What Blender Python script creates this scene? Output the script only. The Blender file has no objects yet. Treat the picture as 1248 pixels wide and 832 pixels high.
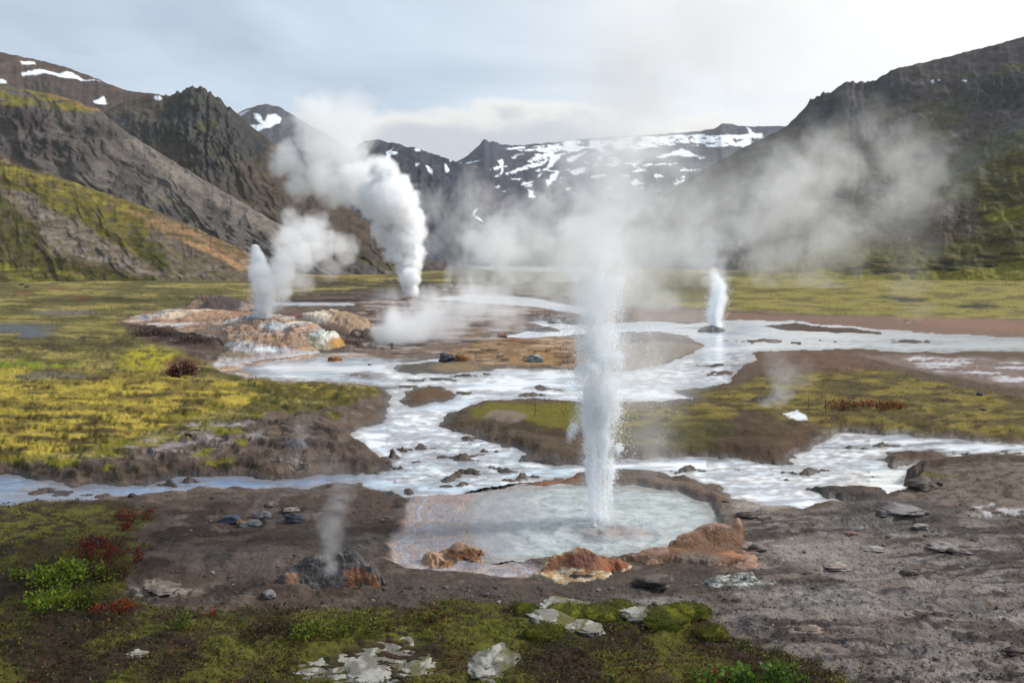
import bpy, math, random
import numpy as np
from mathutils import Vector

# ------------------------------------------------------------------ scene / camera frame
sc = bpy.context.scene
COL = sc.collection
R = math.radians
F, HC = 1000.0, 4.5
PITCH = math.atan(101.0 / F)
CP, SP = math.cos(PITCH), math.sin(PITCH)
rng = np.random.default_rng(7)
random.seed(7)


def ray(px, py):
    xc = (np.asarray(px, float) - 624.0) / F
    yc = (416.0 - np.asarray(py, float)) / F
    return xc, CP + yc * SP, -SP + yc * CP


def ground_pt(px, py, z=0.0):
    dx, dy, dz = ray(px, py)
    t = (z - HC) / dz
    return np.stack(np.broadcast_arrays(dx * t, dy * t, z + 0 * t), -1)


def at(px, py, Y):
    dx, dy, dz = ray(px, py)
    t = np.asarray(Y, float) / dy
    return np.stack([dx * t, dy * t, HC + dz * t], -1)


def project(X, Y, Z):
    zc = Z - HC
    d = Y * CP - zc * SP
    u = Y * SP + zc * CP
    d = np.maximum(d, 0.05)
    return 624 + F * X / d, 416 - F * u / d


# ------------------------------------------------------------------ noise
_perm = np.random.default_rng(3).permutation(256).astype(np.int64)
_ang = np.random.default_rng(4).uniform(0, 2 * np.pi, 256)
_gx, _gy = np.cos(_ang), np.sin(_ang)


def perlin(x, y, seed=0):
    x = np.asarray(x, float) + seed * 37.13
    y = np.asarray(y, float) - seed * 19.71
    xi = np.floor(x).astype(np.int64)
    yi = np.floor(y).astype(np.int64)
    xf, yf = x - xi, y - yi

    def g(ix, iy, dx, dy):
        h = _perm[(_perm[ix & 255] + iy) & 255]
        return _gx[h] * dx + _gy[h] * dy
    u = xf * xf * xf * (xf * (xf * 6 - 15) + 10)
    v = yf * yf * yf * (yf * (yf * 6 - 15) + 10)
    a = g(xi, yi, xf, yf)
    b = g(xi + 1, yi, xf - 1, yf)
    c = g(xi, yi + 1, xf, yf - 1)
    d = g(xi + 1, yi + 1, xf - 1, yf - 1)
    return ((a + (b - a) * u) * (1 - v) + (c + (d - c) * u) * v) * 1.5


def fbm(x, y, o=4, seed=0, gain=0.5):
    s, a, f = 0.0, 1.0, 1.0
    for k in range(o):
        s = s + a * perlin(x * f, y * f, seed + k * 5)
        a *= gain
        f *= 2.03
    return s


def ridged(x, y, o=4, seed=0, gain=0.5):
    s, a, f = 0.0, 1.0, 1.0
    for k in range(o):
        s = s + a * (1 - 2 * np.abs(perlin(x * f, y * f, seed + k * 5)))
        a *= gain
        f *= 2.03
    return s * 0.5


def sstep(a, b, x):
    t = np.clip((x - a) / (b - a), 0, 1)
    return t * t * (3 - 2 * t)


def sd_poly(pts, PX, PY, k=3.0, margin=70.0):
    """signed distance (positive inside), vertical distances weighted by k"""
    pts = np.asarray(pts, float)
    out = np.full(PX.shape, -margin)
    m = (PX > pts[:, 0].min() - margin) & (PX < pts[:, 0].max() + margin) & \
        (PY > pts[:, 1].min() - margin / k) & (PY < pts[:, 1].max() + margin / k)
    if not m.any():
        return out
    x, y = PX[m], PY[m]
    d2 = np.full(x.shape, 1e12)
    ins = np.zeros(x.shape, bool)
    n = len(pts)
    for i in range(n):
        ax, ay = pts[i]
        bx, by = pts[(i + 1) % n]
        ex, ey = bx - ax, (by - ay) * k
        wx, wy = x - ax, (y - ay) * k
        t = np.clip((wx * ex + wy * ey) / (ex * ex + ey * ey + 1e-9), 0, 1)
        d2 = np.minimum(d2, (wx - ex * t) ** 2 + (wy - ey * t) ** 2)
        if ay != by:
            c = ((ay > y) != (by > y)) & (x < (bx - ax) * (y - ay) / (by - ay) + ax)
            ins ^= c
    d = np.minimum(np.sqrt(d2), margin)
    out[m] = np.where(ins, d, -d)
    return out


def lin(c):
    c = np.asarray(c, float) / 255.0
    return np.where(c <= 0.04045, c / 12.92, ((c + 0.055) / 1.055) ** 2.4)


KALB = 1.36


def P(r, g, b):
    return np.minimum(lin((r, g, b)) / KALB, 0.88)


class Layer:
    """paint albedo on a set of surface points addressed by their place in the plan"""

    def __init__(self, PX, PY, base, warp=1.0, seed=0):
        self.PX, self.PY = PX, PY
        s = np.clip((PY - 315) / 260.0, 0.12, 1.2) * warp
        self.wx = PX + s * (16 * fbm(PX / 46, PY / 15, 4, 11 + seed) + 0 * PX)
        self.wy = PY + s * (6.0 * fbm(PX / 52, PY / 16, 4, 31 + seed))
        self.C = np.empty(PX.shape + (3,))
        self.C[:] = base

    def poly(self, pts, soft=5.0, k=3.0):
        return sstep(-soft, soft, sd_poly(pts, self.wx, self.wy, k, max(70.0, soft * 2)))

    def ell(self, cx, cy, rx, ry, soft=0.35, rot=0.0):
        dx, dy = self.wx - cx, self.wy - cy
        if rot:
            c, s = math.cos(rot), math.sin(rot)
            dx, dy = dx * c + dy * s, -dx * s + dy * c
        r = np.sqrt((dx / rx) ** 2 + (dy / ry) ** 2)
        return 1 - sstep(1 - soft, 1 + soft, r)

    def n(self, sx, sy, o=4, seed=0):
        return fbm(self.PX / sx, self.PY / sy, o, seed)

    def put(self, mask, col):
        self.C += np.clip(mask, 0, 1)[..., None] * (np.asarray(col) - self.C)

    def mul(self, f):
        self.C *= f[..., None]


# ------------------------------------------------------------------ object helpers
def tag(o, label=None, cat=None, group=None, kind=None):
    if label:
        o['label'] = label
    if cat:
        o['category'] = cat
    if group:
        o['group'] = group
    if kind:
        o['kind'] = kind
    return o


def empty(name, loc, label, cat, group=None):
    o = bpy.data.objects.new(name, None)
    COL.objects.link(o)
    o.location = [float(v) for v in loc]
    o.empty_display_size = 0.2
    return tag(o, label, cat, group)


def make_mesh(name, V, faces, mat, parent=None, col=None, attrs=None, smooth=True, origin=None):
    V = np.asarray(V, dtype=np.float64).reshape(-1, 3)
    if origin is not None:
        V = V - np.asarray(origin, float)
    faces = np.asarray(faces, dtype=np.int32)
    k = faces.shape[1]
    me = bpy.data.meshes.new(name)
    me.vertices.add(len(V))
    me.vertices.foreach_set('co', V.astype(np.float32).ravel())
    me.loops.add(faces.size)
    me.loops.foreach_set('vertex_index', faces.ravel())
    me.polygons.add(len(faces))
    me.polygons.foreach_set('loop_start', np.arange(0, faces.size, k, dtype=np.int32))
    me.polygons.foreach_set('use_smooth', np.full(len(faces), smooth))
    me.update(calc_edges=True)
    if col is not None:
        a = me.attributes.new('Col', 'FLOAT_COLOR', 'POINT')
        c4 = np.ones((len(V), 4), np.float32)
        c4[:, :3] = np.asarray(col).reshape(-1, 3)
        a.data.foreach_set('color', c4.ravel())
    for an, av in (attrs or {}).items():
        a = me.attributes.new(an, 'FLOAT', 'POINT')
        a.data.foreach_set('value', np.asarray(av, np.float32).ravel())
    me.materials.append(mat)
    o = bpy.data.objects.new(name, me)
    COL.objects.link(o)
    if origin is not None and parent is None:
        o.location = [float(v) for v in origin]
    if parent is not None:
        o.parent = parent
    return o


def grid_faces(nr, nc, keep=None):
    i = np.arange((nr - 1) * (nc - 1))
    r, c = i // (nc - 1), i % (nc - 1)
    a = r * nc + c
    f = np.stack([a, a + 1, a + nc + 1, a + nc], 1)
    if keep is not None:
        f = f[keep.ravel()[i] if keep.size == len(i) else keep]
    return f


def compact(V, f, *arrs):
    used = np.unique(f)
    m = np.full(len(V), -1, np.int64)
    m[used] = np.arange(len(used))
    return (V[used], m[f]) + tuple(a[used] for a in arrs)


# ------------------------------------------------------------------ materials
def nodes_of(m):
    m.use_nodes = True
    nt = m.node_tree
    nt.nodes.clear()
    return nt, nt.nodes.new('ShaderNodeOutputMaterial')


def N(nt, t, **kw):
    n = nt.nodes.new(t)
    for k, v in kw.items():
        if k.startswith('i_'):
            n.inputs[k[2:].replace('_', ' ')].default_value = v
        else:
            setattr(n, k, v)
    return n


def mathn(nt, op, a, b=None, clamp=False):
    n = nt.nodes.new('ShaderNodeMath')
    n.operation = op
    n.use_clamp = clamp
    for i, v in enumerate((a, b)):
        if v is None:
            continue
        if isinstance(v, (int, float)):
            n.inputs[i].default_value = v
        else:
            nt.links.new(v, n.inputs[i])
    return n.outputs[0]


def surf_mat(name, rough=0.9, scales=(3.0, 14.0), bump=(0.05, 0.02), var=0.3, rough_attr=None, spec=0.3,
             coord='Object', stretch=(1, 1, 1), color=None, translucent=0.0, fine=None):
    """albedo from the mesh's own colour attribute, broken up by procedural noise, with bump"""
    m = bpy.data.materials.new(name)
    nt, out = nodes_of(m)
    L = nt.links.new
    b = N(nt, 'ShaderNodeBsdfPrincipled')
    b.inputs['Specular IOR Level'].default_value = spec
    b.inputs['Roughness'].default_value = rough
    geo = N(nt, 'ShaderNodeNewGeometry') if coord == 'Position' else N(nt, 'ShaderNodeTexCoord')
    src = geo.outputs['Position' if coord == 'Position' else 'Object']
    mp = N(nt, 'ShaderNodeMapping')
    mp.inputs['Scale'].default_value = stretch
    L(src, mp.inputs['Vector'])
    if color is None:
        at_ = N(nt, 'ShaderNodeAttribute', attribute_name='Col')
        csock = at_.outputs['Color']
    else:
        rgb = N(nt, 'ShaderNodeRGB')
        rgb.outputs[0].default_value = (*color, 1)
        csock = rgb.outputs[0]
    ns = []
    for s in scales:
        t = N(nt, 'ShaderNodeTexNoise')
        t.inputs['Scale'].default_value = s
        t.inputs['Detail'].default_value = 5
        t.inputs['Roughness'].default_value = 0.62
        L(mp.outputs[0], t.inputs['Vector'])
        ns.append(t.outputs['Fac'])
    tot = ns[0]
    for s in ns[1:]:
        tot = mathn(nt, 'ADD', tot, s)
    f = mathn(nt, 'MULTIPLY_ADD', tot, 2.6 * var / len(ns))
    f.node.inputs[2].default_value = 1 - 1.3 * var
    mx = N(nt, 'ShaderNodeVectorMath', operation='SCALE')
    L(csock, mx.inputs[0])
    L(f, mx.inputs['Scale'])
    L(mx.outputs[0], b.inputs['Base Color'])
    if rough_attr:
        ra = N(nt, 'ShaderNodeAttribute', attribute_name=rough_attr)
        L(ra.outputs['Fac'], b.inputs['Roughness'])
        sp = mathn(nt, 'MULTIPLY_ADD', ra.outputs['Fac'], -0.5)
        sp.node.inputs[2].default_value = 0.62
        L(sp, b.inputs['Specular IOR Level'])
    prev = None
    for s, d in zip(ns, bump):
        bn = N(nt, 'ShaderNodeBump')
        bn.inputs['Strength'].default_value = 1.0
        bn.inputs['Distance'].default_value = d
        L(s, bn.inputs['Height'])
        if prev is not None:
            L(prev, bn.inputs['Normal'])
        prev = bn.outputs['Normal']
    if prev is not None:
        L(prev, b.inputs['Normal'])
    if translucent:
        tr = N(nt, 'ShaderNodeBsdfTranslucent')
        L(mx.outputs[0], tr.inputs['Color'])
        ms = N(nt, 'ShaderNodeMixShader')
        ms.inputs[0].default_value = translucent
        L(b.outputs[0], ms.inputs[1])
        L(tr.outputs[0], ms.inputs[2])
        L(ms.outputs[0], out.inputs['Surface'])
    else:
        L(b.outputs[0], out.inputs['Surface'])
    return m


M_GROUND = surf_mat('ground_earth', scales=(2.6, 17.0), bump=(0.07, 0.04), var=0.55, rough_attr='rgh', coord='Position')
M_MOUND = surf_mat('sinter_crust', rough=0.7, scales=(3.0, 16.0), bump=(0.06, 0.025), var=0.32, coord='Position', spec=0.35)
M_MTN = surf_mat('mountain_rock', rough=0.95, scales=(0.14, 0.7), bump=(1.2, 0.35), var=0.4, coord='Position', spec=0.1)
M_MTNFAR = surf_mat('far_mountain_rock', rough=0.95, scales=(0.03, 0.16), bump=(6.0, 1.5), var=0.4, coord='Position', spec=0.1)
M_ROCK = surf_mat('stone', rough=0.85, scales=(7.0, 40.0), bump=(0.03, 0.008), var=0.5, coord='Position')
M_LEAF = surf_mat('leaf', rough=0.6, scales=(20.0,), bump=(), var=0.2, coord='Position', translucent=0.5)
M_STEM = surf_mat('twig_bark', rough=0.9, scales=(30.0,), bump=(0.002,), var=0.3, coord='Position')
M_MOSS = surf_mat('moss_cushion', rough=0.95, scales=(14.0, 60.0), bump=(0.03, 0.015), var=0.5, coord='Position', spec=0.1)


def water_mat(name, rough=0.1, ripples=((1.5, 0.05), (7.0, 0.02)), stretch=(1, 2.2, 1)):
    m = bpy.data.materials.new(name)
    nt, out = nodes_of(m)
    L = nt.links.new
    b = N(nt, 'ShaderNodeBsdfPrincipled')
    b.inputs['Roughness'].default_value = rough
    b.inputs['IOR'].default_value = 1.33
    at_ = N(nt, 'ShaderNodeAttribute', attribute_name='Col')
    g = N(nt, 'ShaderNodeNewGeometry')
    mp = N(nt, 'ShaderNodeMapping')
    mp.inputs['Scale'].default_value = stretch
    L(g.outputs['Position'], mp.inputs['Vector'])
    prev = None
    hs = []
    for s, d in ripples:
        t = N(nt, 'ShaderNodeTexNoise')
        t.inputs['Scale'].default_value = s
        t.inputs['Detail'].default_value = 4
        t.inputs['Distortion'].default_value = 0.8
        L(mp.outputs[0], t.inputs['Vector'])
        bn = N(nt, 'ShaderNodeBump')
        bn.inputs['Distance'].default_value = d
        L(t.outputs['Fac'], bn.inputs['Height'])
        if prev is not None:
            L(prev, bn.inputs['Normal'])
        prev = bn.outputs['Normal']
        hs.append(t.outputs['Fac'])
    f = mathn(nt, 'MULTIPLY_ADD', mathn(nt, 'ADD', hs[0], hs[-1]), 0.2)
    f.node.inputs[2].default_value = 0.74
    mx = N(nt, 'ShaderNodeVectorMath', operation='SCALE')
    L(at_.outputs['Color'], mx.inputs[0])
    L(f, mx.inputs['Scale'])
    L(mx.outputs[0], b.inputs['Base Color'])
    L(prev, b.inputs['Normal'])
    L(b.outputs[0], out.inputs['Surface'])
    return m


M_WATER = water_mat('silica_water', 0.05, ((0.7, 0.02), (4.0, 0.004)))
M_POOL = water_mat('pool_water', 0.12, ((2.2, 0.06), (9.0, 0.02)), (1, 1.6, 1))


def spray_mat(name, t=0.5, c=(0.985, 0.988, 0.99)):
    m = bpy.data.materials.new(name)
    nt, out = nodes_of(m)
    d = N(nt, 'ShaderNodeBsdfDiffuse')
    n = N(nt, 'ShaderNodeTexNoise')
    n.inputs['Scale'].default_value = 3.0
    cr = N(nt, 'ShaderNodeMixRGB')
    cr.inputs[1].default_value = (c[0] * 0.97, c[1] * 0.98, c[2] * 0.99, 1)
    cr.inputs[2].default_value = (*c, 1)
    nt.links.new(n.outputs['Fac'], cr.inputs[0])
    nt.links.new(cr.outputs[0], d.inputs['Color'])
    tr = N(nt, 'ShaderNodeBsdfTranslucent')
    nt.links.new(cr.outputs[0], tr.inputs['Color'])
    ms = N(nt, 'ShaderNodeMixShader')
    ms.inputs[0].default_value = t
    nt.links.new(d.outputs[0], ms.inputs[1])
    nt.links.new(tr.outputs[0], ms.inputs[2])
    nt.links.new(ms.outputs[0], out.inputs['Surface'])
    return m


M_SPRAY = spray_mat('water_spray')


def steam_mat(name, color=(0.97, 0.975, 0.98), aniso=0.15, density=1.0):
    m = bpy.data.materials.new(name)
    nt, out = nodes_of(m)
    v = N(nt, 'ShaderNodeVolumePrincipled')
    v.inputs['Color'].default_value = (*color, 1)
    v.inputs['Density'].default_value = density
    v.inputs['Anisotropy'].default_value = aniso
    v.inputs['Density Attribute'].default_value = 'density'
    nt.links.new(v.outputs[0], out.inputs['Volume'])
    return m


M_STEAM = steam_mat('steam')

# ------------------------------------------------------------------ plan of the valley floor
RIV = [(290, 452), (330, 441), (400, 436), (440, 436), (480, 442), (540, 437), (560, 446), (600, 450), (660, 449), (700, 453),
       (760, 453), (800, 447), (850, 431), (860, 421), (840, 408), (800, 403), (740, 405), (700, 408), (640, 411), (616, 409),
       (640, 404), (690, 404), (670, 398), (632, 393), (660, 391), (700, 396), (780, 392), (840, 395), (900, 390), (970, 393),
       (1078, 402), (1151, 408), (1248, 413), (2900, 425), (2900, 560), (1248, 564), (1179, 566), (1140, 569), (1117, 573),
       (1110, 580), (1112, 594), (1101, 604), (1095, 605), (1056, 597), (1017, 593), (964, 596), (1000, 604), (1034, 611),
       (1010, 617), (981, 621), (928, 619), (900, 608), (870, 592), (830, 580), (780, 576), (730, 577), (680, 581), (640, 591),
       (610, 600), (560, 604), (500, 607), (485, 604), (470, 597), (440, 590), (400, 590), (350, 594), (300, 597), (250, 596),
       (200, 601), (150, 606), (100, 611), (50, 611), (0, 613), (-1700, 622), (-1700, 575), (0, 581), (40, 584), (80, 590),
       (130, 593), (165, 592), (200, 584), (250, 580), (300, 582), (345, 584), (400, 579), (460, 577), (479, 573), (459, 555),
       (436, 545), (433, 527), (464, 515), (477, 504), (479, 496), (472, 491), (477, 483), (474, 475), (490, 472), (464, 469),
       (426, 465), (340, 462)]
ISL = [(536, 522), (545, 506), (570, 497), (590, 488), (640, 487), (690, 490), (746, 488), (805, 490), (851, 487), (830, 481),
       (814, 477), (818, 474), (856, 473), (882, 467), (900, 455), (908, 443), (915, 430), (960, 426), (1050, 424), (1100, 429),
       (1207, 428), (1260, 430), (2900, 442), (2900, 547), (1248, 540), (1179, 537), (1131, 533), (1095, 530), (1056, 527),
       (1028, 528), (1011, 533), (992, 541), (981, 552), (970, 563), (950, 566), (920, 563), (856, 557), (818, 557), (792, 561),
       (744, 562), (708, 568), (669, 566), (638, 560), (633, 553), (615, 542), (595, 536), (569, 528), (546, 525)]
ISL2 = [(485, 492), (490, 480), (500, 473), (520, 470), (545, 471), (557, 480), (550, 486), (532, 490), (515, 495), (495, 496)]
ISL3 = [(474, 449), (485, 443), (518, 440), (569, 440), (608, 448), (602, 453), (556, 455), (505, 457), (479, 455)]
ISL4 = [(1056, 558), (1081, 552), (1123, 550), (1165, 553), (1179, 560), (1145, 565), (1106, 567), (1078, 569), (1080, 562)]
ISL5 = [(925, 397), (970, 394), (1040, 400), (1078, 404), (1075, 407), (1000, 405), (950, 402)]
BARS = [(510, 546, 20, 2.2), (556, 558, 26, 4.0), (512, 563, 12, 2.2), (568, 576, 15, 4.0), (544, 582, 12, 3.0), (502, 598, 12, 3.0),
        (564, 535, 18, 3.0), (572, 478, 20, 2.0), (646, 481, 26, 1.8), (665, 474, 16, 1.4), (60, 600, 26, 5.0), (115, 603, 14, 2.5),
        (200, 592, 18, 2.0), (235, 587, 12, 1.2), (945, 416, 60, 2.6), (1110, 416, 26, 2.4), (1085, 543, 30, 1.8), (1040, 546, 24, 1.8),
        (985, 575, 22, 2.0), (960, 585, 9, 1.4), (620, 572, 22, 2.0), (560, 592, 20, 1.4), (850, 574, 40, 1.4), (640, 584, 18, 1.3),
        (880, 455, 22, 2.4), (870, 445, 18, 1.8), (530, 463, 40, 1.6), (570, 458, 24, 1.2), (445, 458, 14, 2.0), (1215, 552, 50, 1.6),
        (493, 470, 14, 2), (590, 550, 20, 1.2), (480, 556, 10, 1.4), (472, 569, 8, 1.4)]
PUDDLES = [(18, 400, 26, 3.2), (40, 407, 15, 3.5), (-40, 404, 30, 3.0)]
POOL = [(572, 612), (600, 602), (640, 597), (700, 595), (770, 596), (825, 603), (860, 617), (877, 640), (868, 655), (845, 665),
        (800, 674), (750, 682), (700, 684), (640, 688), (590, 690), (572, 668), (563, 640)]
TERR = [(500, 606), (560, 603), (610, 599), (640, 592), (640, 690), (665, 700), (650, 711), (600, 711), (560, 705), (500, 702),
        (476, 693), (482, 680), (470, 672), (490, 650), (497, 630)]


def water_sd(PX, PY):
    """positive in water; distances in plan pixels; edges broken by noise"""
    s = np.clip((PY - 315) / 260.0, 0.1, 1.1)
    wx = PX + s * (15 * fbm(PX / 40, PY / 13, 4, 51))
    wy = PY + s * (4.0 * fbm(PX / 40, PY / 12, 5, 71))
    d = sd_poly(RIV, wx, wy)
    for I in (ISL, ISL2, ISL3, ISL4, ISL5):
        d = np.minimum(d, -sd_poly(I, wx, wy))
    brk = fbm(PX / 15, PY / 3.2, 4, 91)
    for cx, cy, rx, ry in BARS:
        r = np.sqrt(((wx - cx) / rx) ** 2 + ((wy - cy) / ry) ** 2)
        d = np.minimum(d, (r - 1.0 + 0.75 * brk) * 10)
    for cx, cy, rx, ry in PUDDLES:
        r = np.sqrt(((wx - cx) / rx) ** 2 + ((wy - cy) / ry) ** 2)
        d = np.maximum(d, (1.0 - r + 0.3 * brk) * 8)
    # stray gravel heads poking out of the shallow braids
    braid = ((PX > 470) & (PX < 640) & (PY > 500) & (PY < 590)) | ((PX > 860) & (PX < 1060) & (PY > 440) & (PY < 605)) | \
            ((PX > 700) & (PX < 930) & (PY > 425) & (PY < 475))
    d = np.where(braid, np.minimum(d, (0.95 - brk) * 9), d)
    return d


# height field -------------------------------------------------------------
def relief(X, Y):
    return (0.035 * fbm(X / 0.9, Y / 0.9, 4, 5) * np.clip(30 / np.maximum(Y, 8), 0.1, 1)
            + 0.05 * fbm(X / 4, Y / 6, 3, 8) + 0.10 * fbm(X / 18, Y / 30, 2, 9) * sstep(20, 50, Y))


HUMPS = [  # plan px, py, rx, ry, height (m): swells of the ground itself
    (600, 385, 170, 22, 0.35), (1180, 592, 120, 22, 0.30), (1300, 600, 120, 22, 0.3), (1000, 770, 260, 46, 0.12), (640, 432, 80, 12, 0.35), (250, 555, 160, 12, 0.10),
    (440, 550, 60, 18, 0.14), (1130, 640, 90, 16, 0.15), (300, 690, 120, 30, 0.1), (80, 690, 130, 40, 0.22), (640, 520, 80, 18, 0.10), (870, 520, 120, 22, 0.14),
    (300, 790, 260, 30, 0.06), (700, 780, 240, 30, 0.04), (180, 480, 200, 16, 0.2), (60, 520, 120, 16, 0.25), (1100, 490, 180, 22, 0.2)]


def height(PX, PY, X, Y, sd):
    z = np.zeros(PX.shape)
    land = sstep(0, 9, -sd)
    bank = 0.035 + 0.085 * sstep(0, 45, -sd) + 0.12 * sstep(4, 26, -sd) * ((PY < 588) & (PY > 490))
    z = np.where(sd > 0, -0.03 - 0.2 * sstep(0, 25, sd), 0.0)
    far_damp = np.clip(26.0 / np.maximum(Y, 5), 0.35, 1.0)
    hz = np.zeros(PX.shape)
    for cx, cy, rx, ry, h in HUMPS:
        hz += h * np.exp(-(((PX - cx) / rx) ** 2 + ((PY - cy) / ry) ** 2) * 1.3)
    veg = sstep(-0.2, 0.3, fbm(PX / 30, PY / 6, 4, 121)) * ((PX < 480) & (PY < 600) | (PY > 725))
    z = z + land * (bank * far_damp + relief(X, Y) + hz + ((0.10 - .07 * (PY > 600)) * veg + 0.11 * np.abs(fbm(X / 1.5, Y / 2.2, 4, 123)) * ((PX < 480) & (PY < 560) | (PX > 740) & (PY < 545)) * sstep(400, 440, PY)) * sstep(10, 40, -sd))
    # cracked slabs of the gravel slope on the right
    gr = sstep(880, 960, PX) * sstep(600, 640, PY) * land
    rd = ridged(X / 1.3 + 0.25 * fbm(X, Y, 3, 3), Y / 0.55, 4, 44)
    xs, ys = X + .5 * Y, Y - .12 * X
    rd2 = ridged(xs / 2.4 + 0.3 * fbm(X, Y, 3, 3), ys / 0.42, 5, 45, .6)
    z += gr * (0.035 * rd + 0.07 * rd2 + 0.014 * fbm(X / 0.4, Y / 0.2, 5, 47, .55))
    ml = (1 - sstep(470, 500, PX)) * sstep(160, 190, PX) * sstep(598, 612, PY) * (1 - sstep(730, 742, PY)) * land
    z += ml * (.025 * ridged(X / .7, Y / .5, 4, 48) + .018 * fbm(X / .2, Y / .2, 4, 49, .6))
    # pool basin, rim and terrace
    wx = PX + 5 * fbm(PX / 40, PY / 14, 3, 61)
    wy = PY + 2.2 * fbm(PX / 40, PY / 14, 3, 63)
    sp = sd_poly(POOL, wx, wy)
    st = np.maximum(sd_poly(TERR, wx, wy), sp)
    rim = np.exp(-((sp + 16) / 12.0) ** 2) * sstep(600, 660, PX + (PY > 640) * -100) * (PY < 640)
    z = np.where(st > -14, z + (0.06 + 0.012 * fbm(X / 0.35, Y / 0.14, 4, 66) - z) * sstep(-10, 8, st), z)
    z = z + 0.05 * rim
    z = np.where(sp > -8, z + (-0.12 - z) * sstep(-6, 14, sp) * sstep(566, 640, PX + 0.15 * (PY - 612)), z)
    return z, sp, st


POOL_Z = 0.062

# ------------------------------------------------------------------ ground painting
def paint_ground(PX, PY, X, Y, sd, sp, st):
    L = Layer(PX, PY, P(104, 88, 77))
    near = sstep(480, 640, PY)
    n1, n2 = L.n(60, 9, 5, 1), L.n(18, 4.5, 4, 2)
    nw = fbm(X / 1.2, Y / 1.2, 5, 3)
    L.put(sstep(-0.3, 0.6, n1), P(82, 70, 62))
    L.put(sstep(0.1, 0.7, n2) * 0.7, P(124, 110, 100))
    L.put(sstep(0.15, 0.6, nw) * near * 0.6, P(66, 57, 51))
    # far plain
    g1 = sstep(-0.15, 0.35, L.n(120, 5, 4, 21))
    g2 = sstep(-0.1, 0.5, L.n(45, 3.4, 5, 22))
    LP = L.poly([(-1700, 318), (470, 322), (560, 326), (560, 345), (470, 352), (360, 358), (300, 366), (230, 372), (150, 388), (150, 400), (200, 420),
                 (255, 445), (290, 458), (430, 466), (470, 471), (450, 484), (420, 492), (370, 498), (300, 508), (240, 528), (200, 545),
                 (130, 556), (0, 566), (-1700, 560)], 8)
    gcol = P(106, 98, 54) + g1[..., None] * (P(154, 140, 78) - P(106, 98, 54))
    gcol = gcol + (g2 * 0.75)[..., None] * (P(84, 74, 40) - gcol)
    L.put(LP, gcol)
    RP = L.poly([(560, 318), (2900, 316), (2900, 402), (1248, 391), (1100, 387), (1000, 383), (900, 379), (800, 372), (700, 360), (560, 345)], 8)
    gr = P(144, 132, 68) + (g2 * 0.7)[..., None] * (P(92, 82, 50) - P(144, 132, 68))
    L.put(RP, gr)
    L.put(L.poly([(1050, 362), (1110, 362), (1250, 376), (2900, 384), (2900, 390), (1250, 381), (1150, 372)], 4) * sstep(-0.3, 0.3, n1), P(58, 55, 34))
    L.put(L.poly([(560, 322), (820, 326), (900, 345), (880, 365), (780, 372), (640, 360), (560, 345)], 8) * 0.7, P(104, 100, 72))
    # darker rows beyond the mounds, left of the middle jet
    dk = L.poly([(340, 340), (480, 338), (530, 345), (560, 352), (500, 362), (400, 366), (330, 362)], 5)
    L.put(dk * sstep(-0.3, 0.3, L.n(80, 2.5, 3, 25)), P(74, 62, 46))
    L.put(L.poly([(380, 330), (470, 331), (470, 337), (390, 338)], 4) * 0.8, P(150, 128, 58))
    # grey strip
    L.put(L.ell(75, 381, 40, 3.5) * 0.8, P(116, 108, 100))
    # moss left, bright
    LM = L.poly([(-1700, 440), (0, 448), (120, 452), (250, 462), (330, 466), (400, 470), (430, 476), (395, 486), (330, 491), (265, 500),
                 (235, 512), (180, 526), (100, 546), (0, 562), (-1700, 560)], 7)
    m1 = sstep(-0.35, 0.25, L.n(75, 8, 5, 26))
    m2 = sstep(0.0, 0.45, L.n(60, 5.5, 5, 28) + 0.25 * sstep(480, 530, PY) - 0.1)
    mcol = P(128, 112, 52) + m1[..., None] * (P(180, 160, 66) - P(128, 112, 52))
    mcol = mcol + (m2 * 0.9)[..., None] * (P(72, 60, 36) - mcol)
    L.put(LM, mcol)
    L.put(L.ell(40, 444, 56, 5) * sstep(-0.3, 0.2, n2), P(128, 140, 38))
    L.put(L.ell(182, 438, 34, 16) * sstep(-0.35, 0.2, n2), P(172, 160, 42))
    L.put(L.ell(70, 420, 110, 10) * sstep(-0.1, 0.3, L.n(40, 4, 4, 29)), P(78, 68, 38))
    L.put(L.ell(210, 410, 62, 10, 0.4, 0.22) * sstep(-0.3, 0.3, n2 + 0.2), P(70, 48, 42))
    L.put(L.ell(222, 446, 22, 10) * 0.8, P(116, 78, 58))
    L.put(L.ell(65, 458, 46, 5) * 0.8, P(110, 104, 88))
    for cx, cy in ((100, 364), (70, 352), (30, 357)):
        L.put(L.ell(cx, cy, 12, 1.6) * 0.8, P(124, 72, 48))
    # olive strip along the top of the left mud bank
    L.put(L.poly([(290, 466), (430, 468), (475, 474), (430, 486), (400, 500), (350, 508), (320, 500), (300, 484)], 5) * sstep(-0.35, 0.3, n2 + .25), P(92, 84, 38))
    L.put(L.ell(412, 505, 12, 4), P(106, 98, 40))
    # mud bank left with pale dried patches and cushions of moss
    L.put(L.poly([(150, 548), (200, 525), (250, 515), (300, 512), (330, 530), (280, 545), (200, 556)], 6) * sstep(-0.1, 0.4, L.n(34, 6, 4, 33)), P(158, 148, 144))
    for cx, cy, rx, ry in ((275, 524, 22, 5), (246, 549, 15, 4), (140, 537, 14, 4), (130, 551, 9, 4), (290, 541, 12, 4), (315, 505, 10, 3), (225, 508, 22, 4),
                           (75, 563, 12, 3), (138, 572, 12, 4), (262, 565, 15, 3), (20, 560, 22, 4), (60, 560, 16, 3), (268, 498, 14, 3)):
        L.put(L.ell(cx, cy, rx, ry), P(122, 116, 36))
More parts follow.
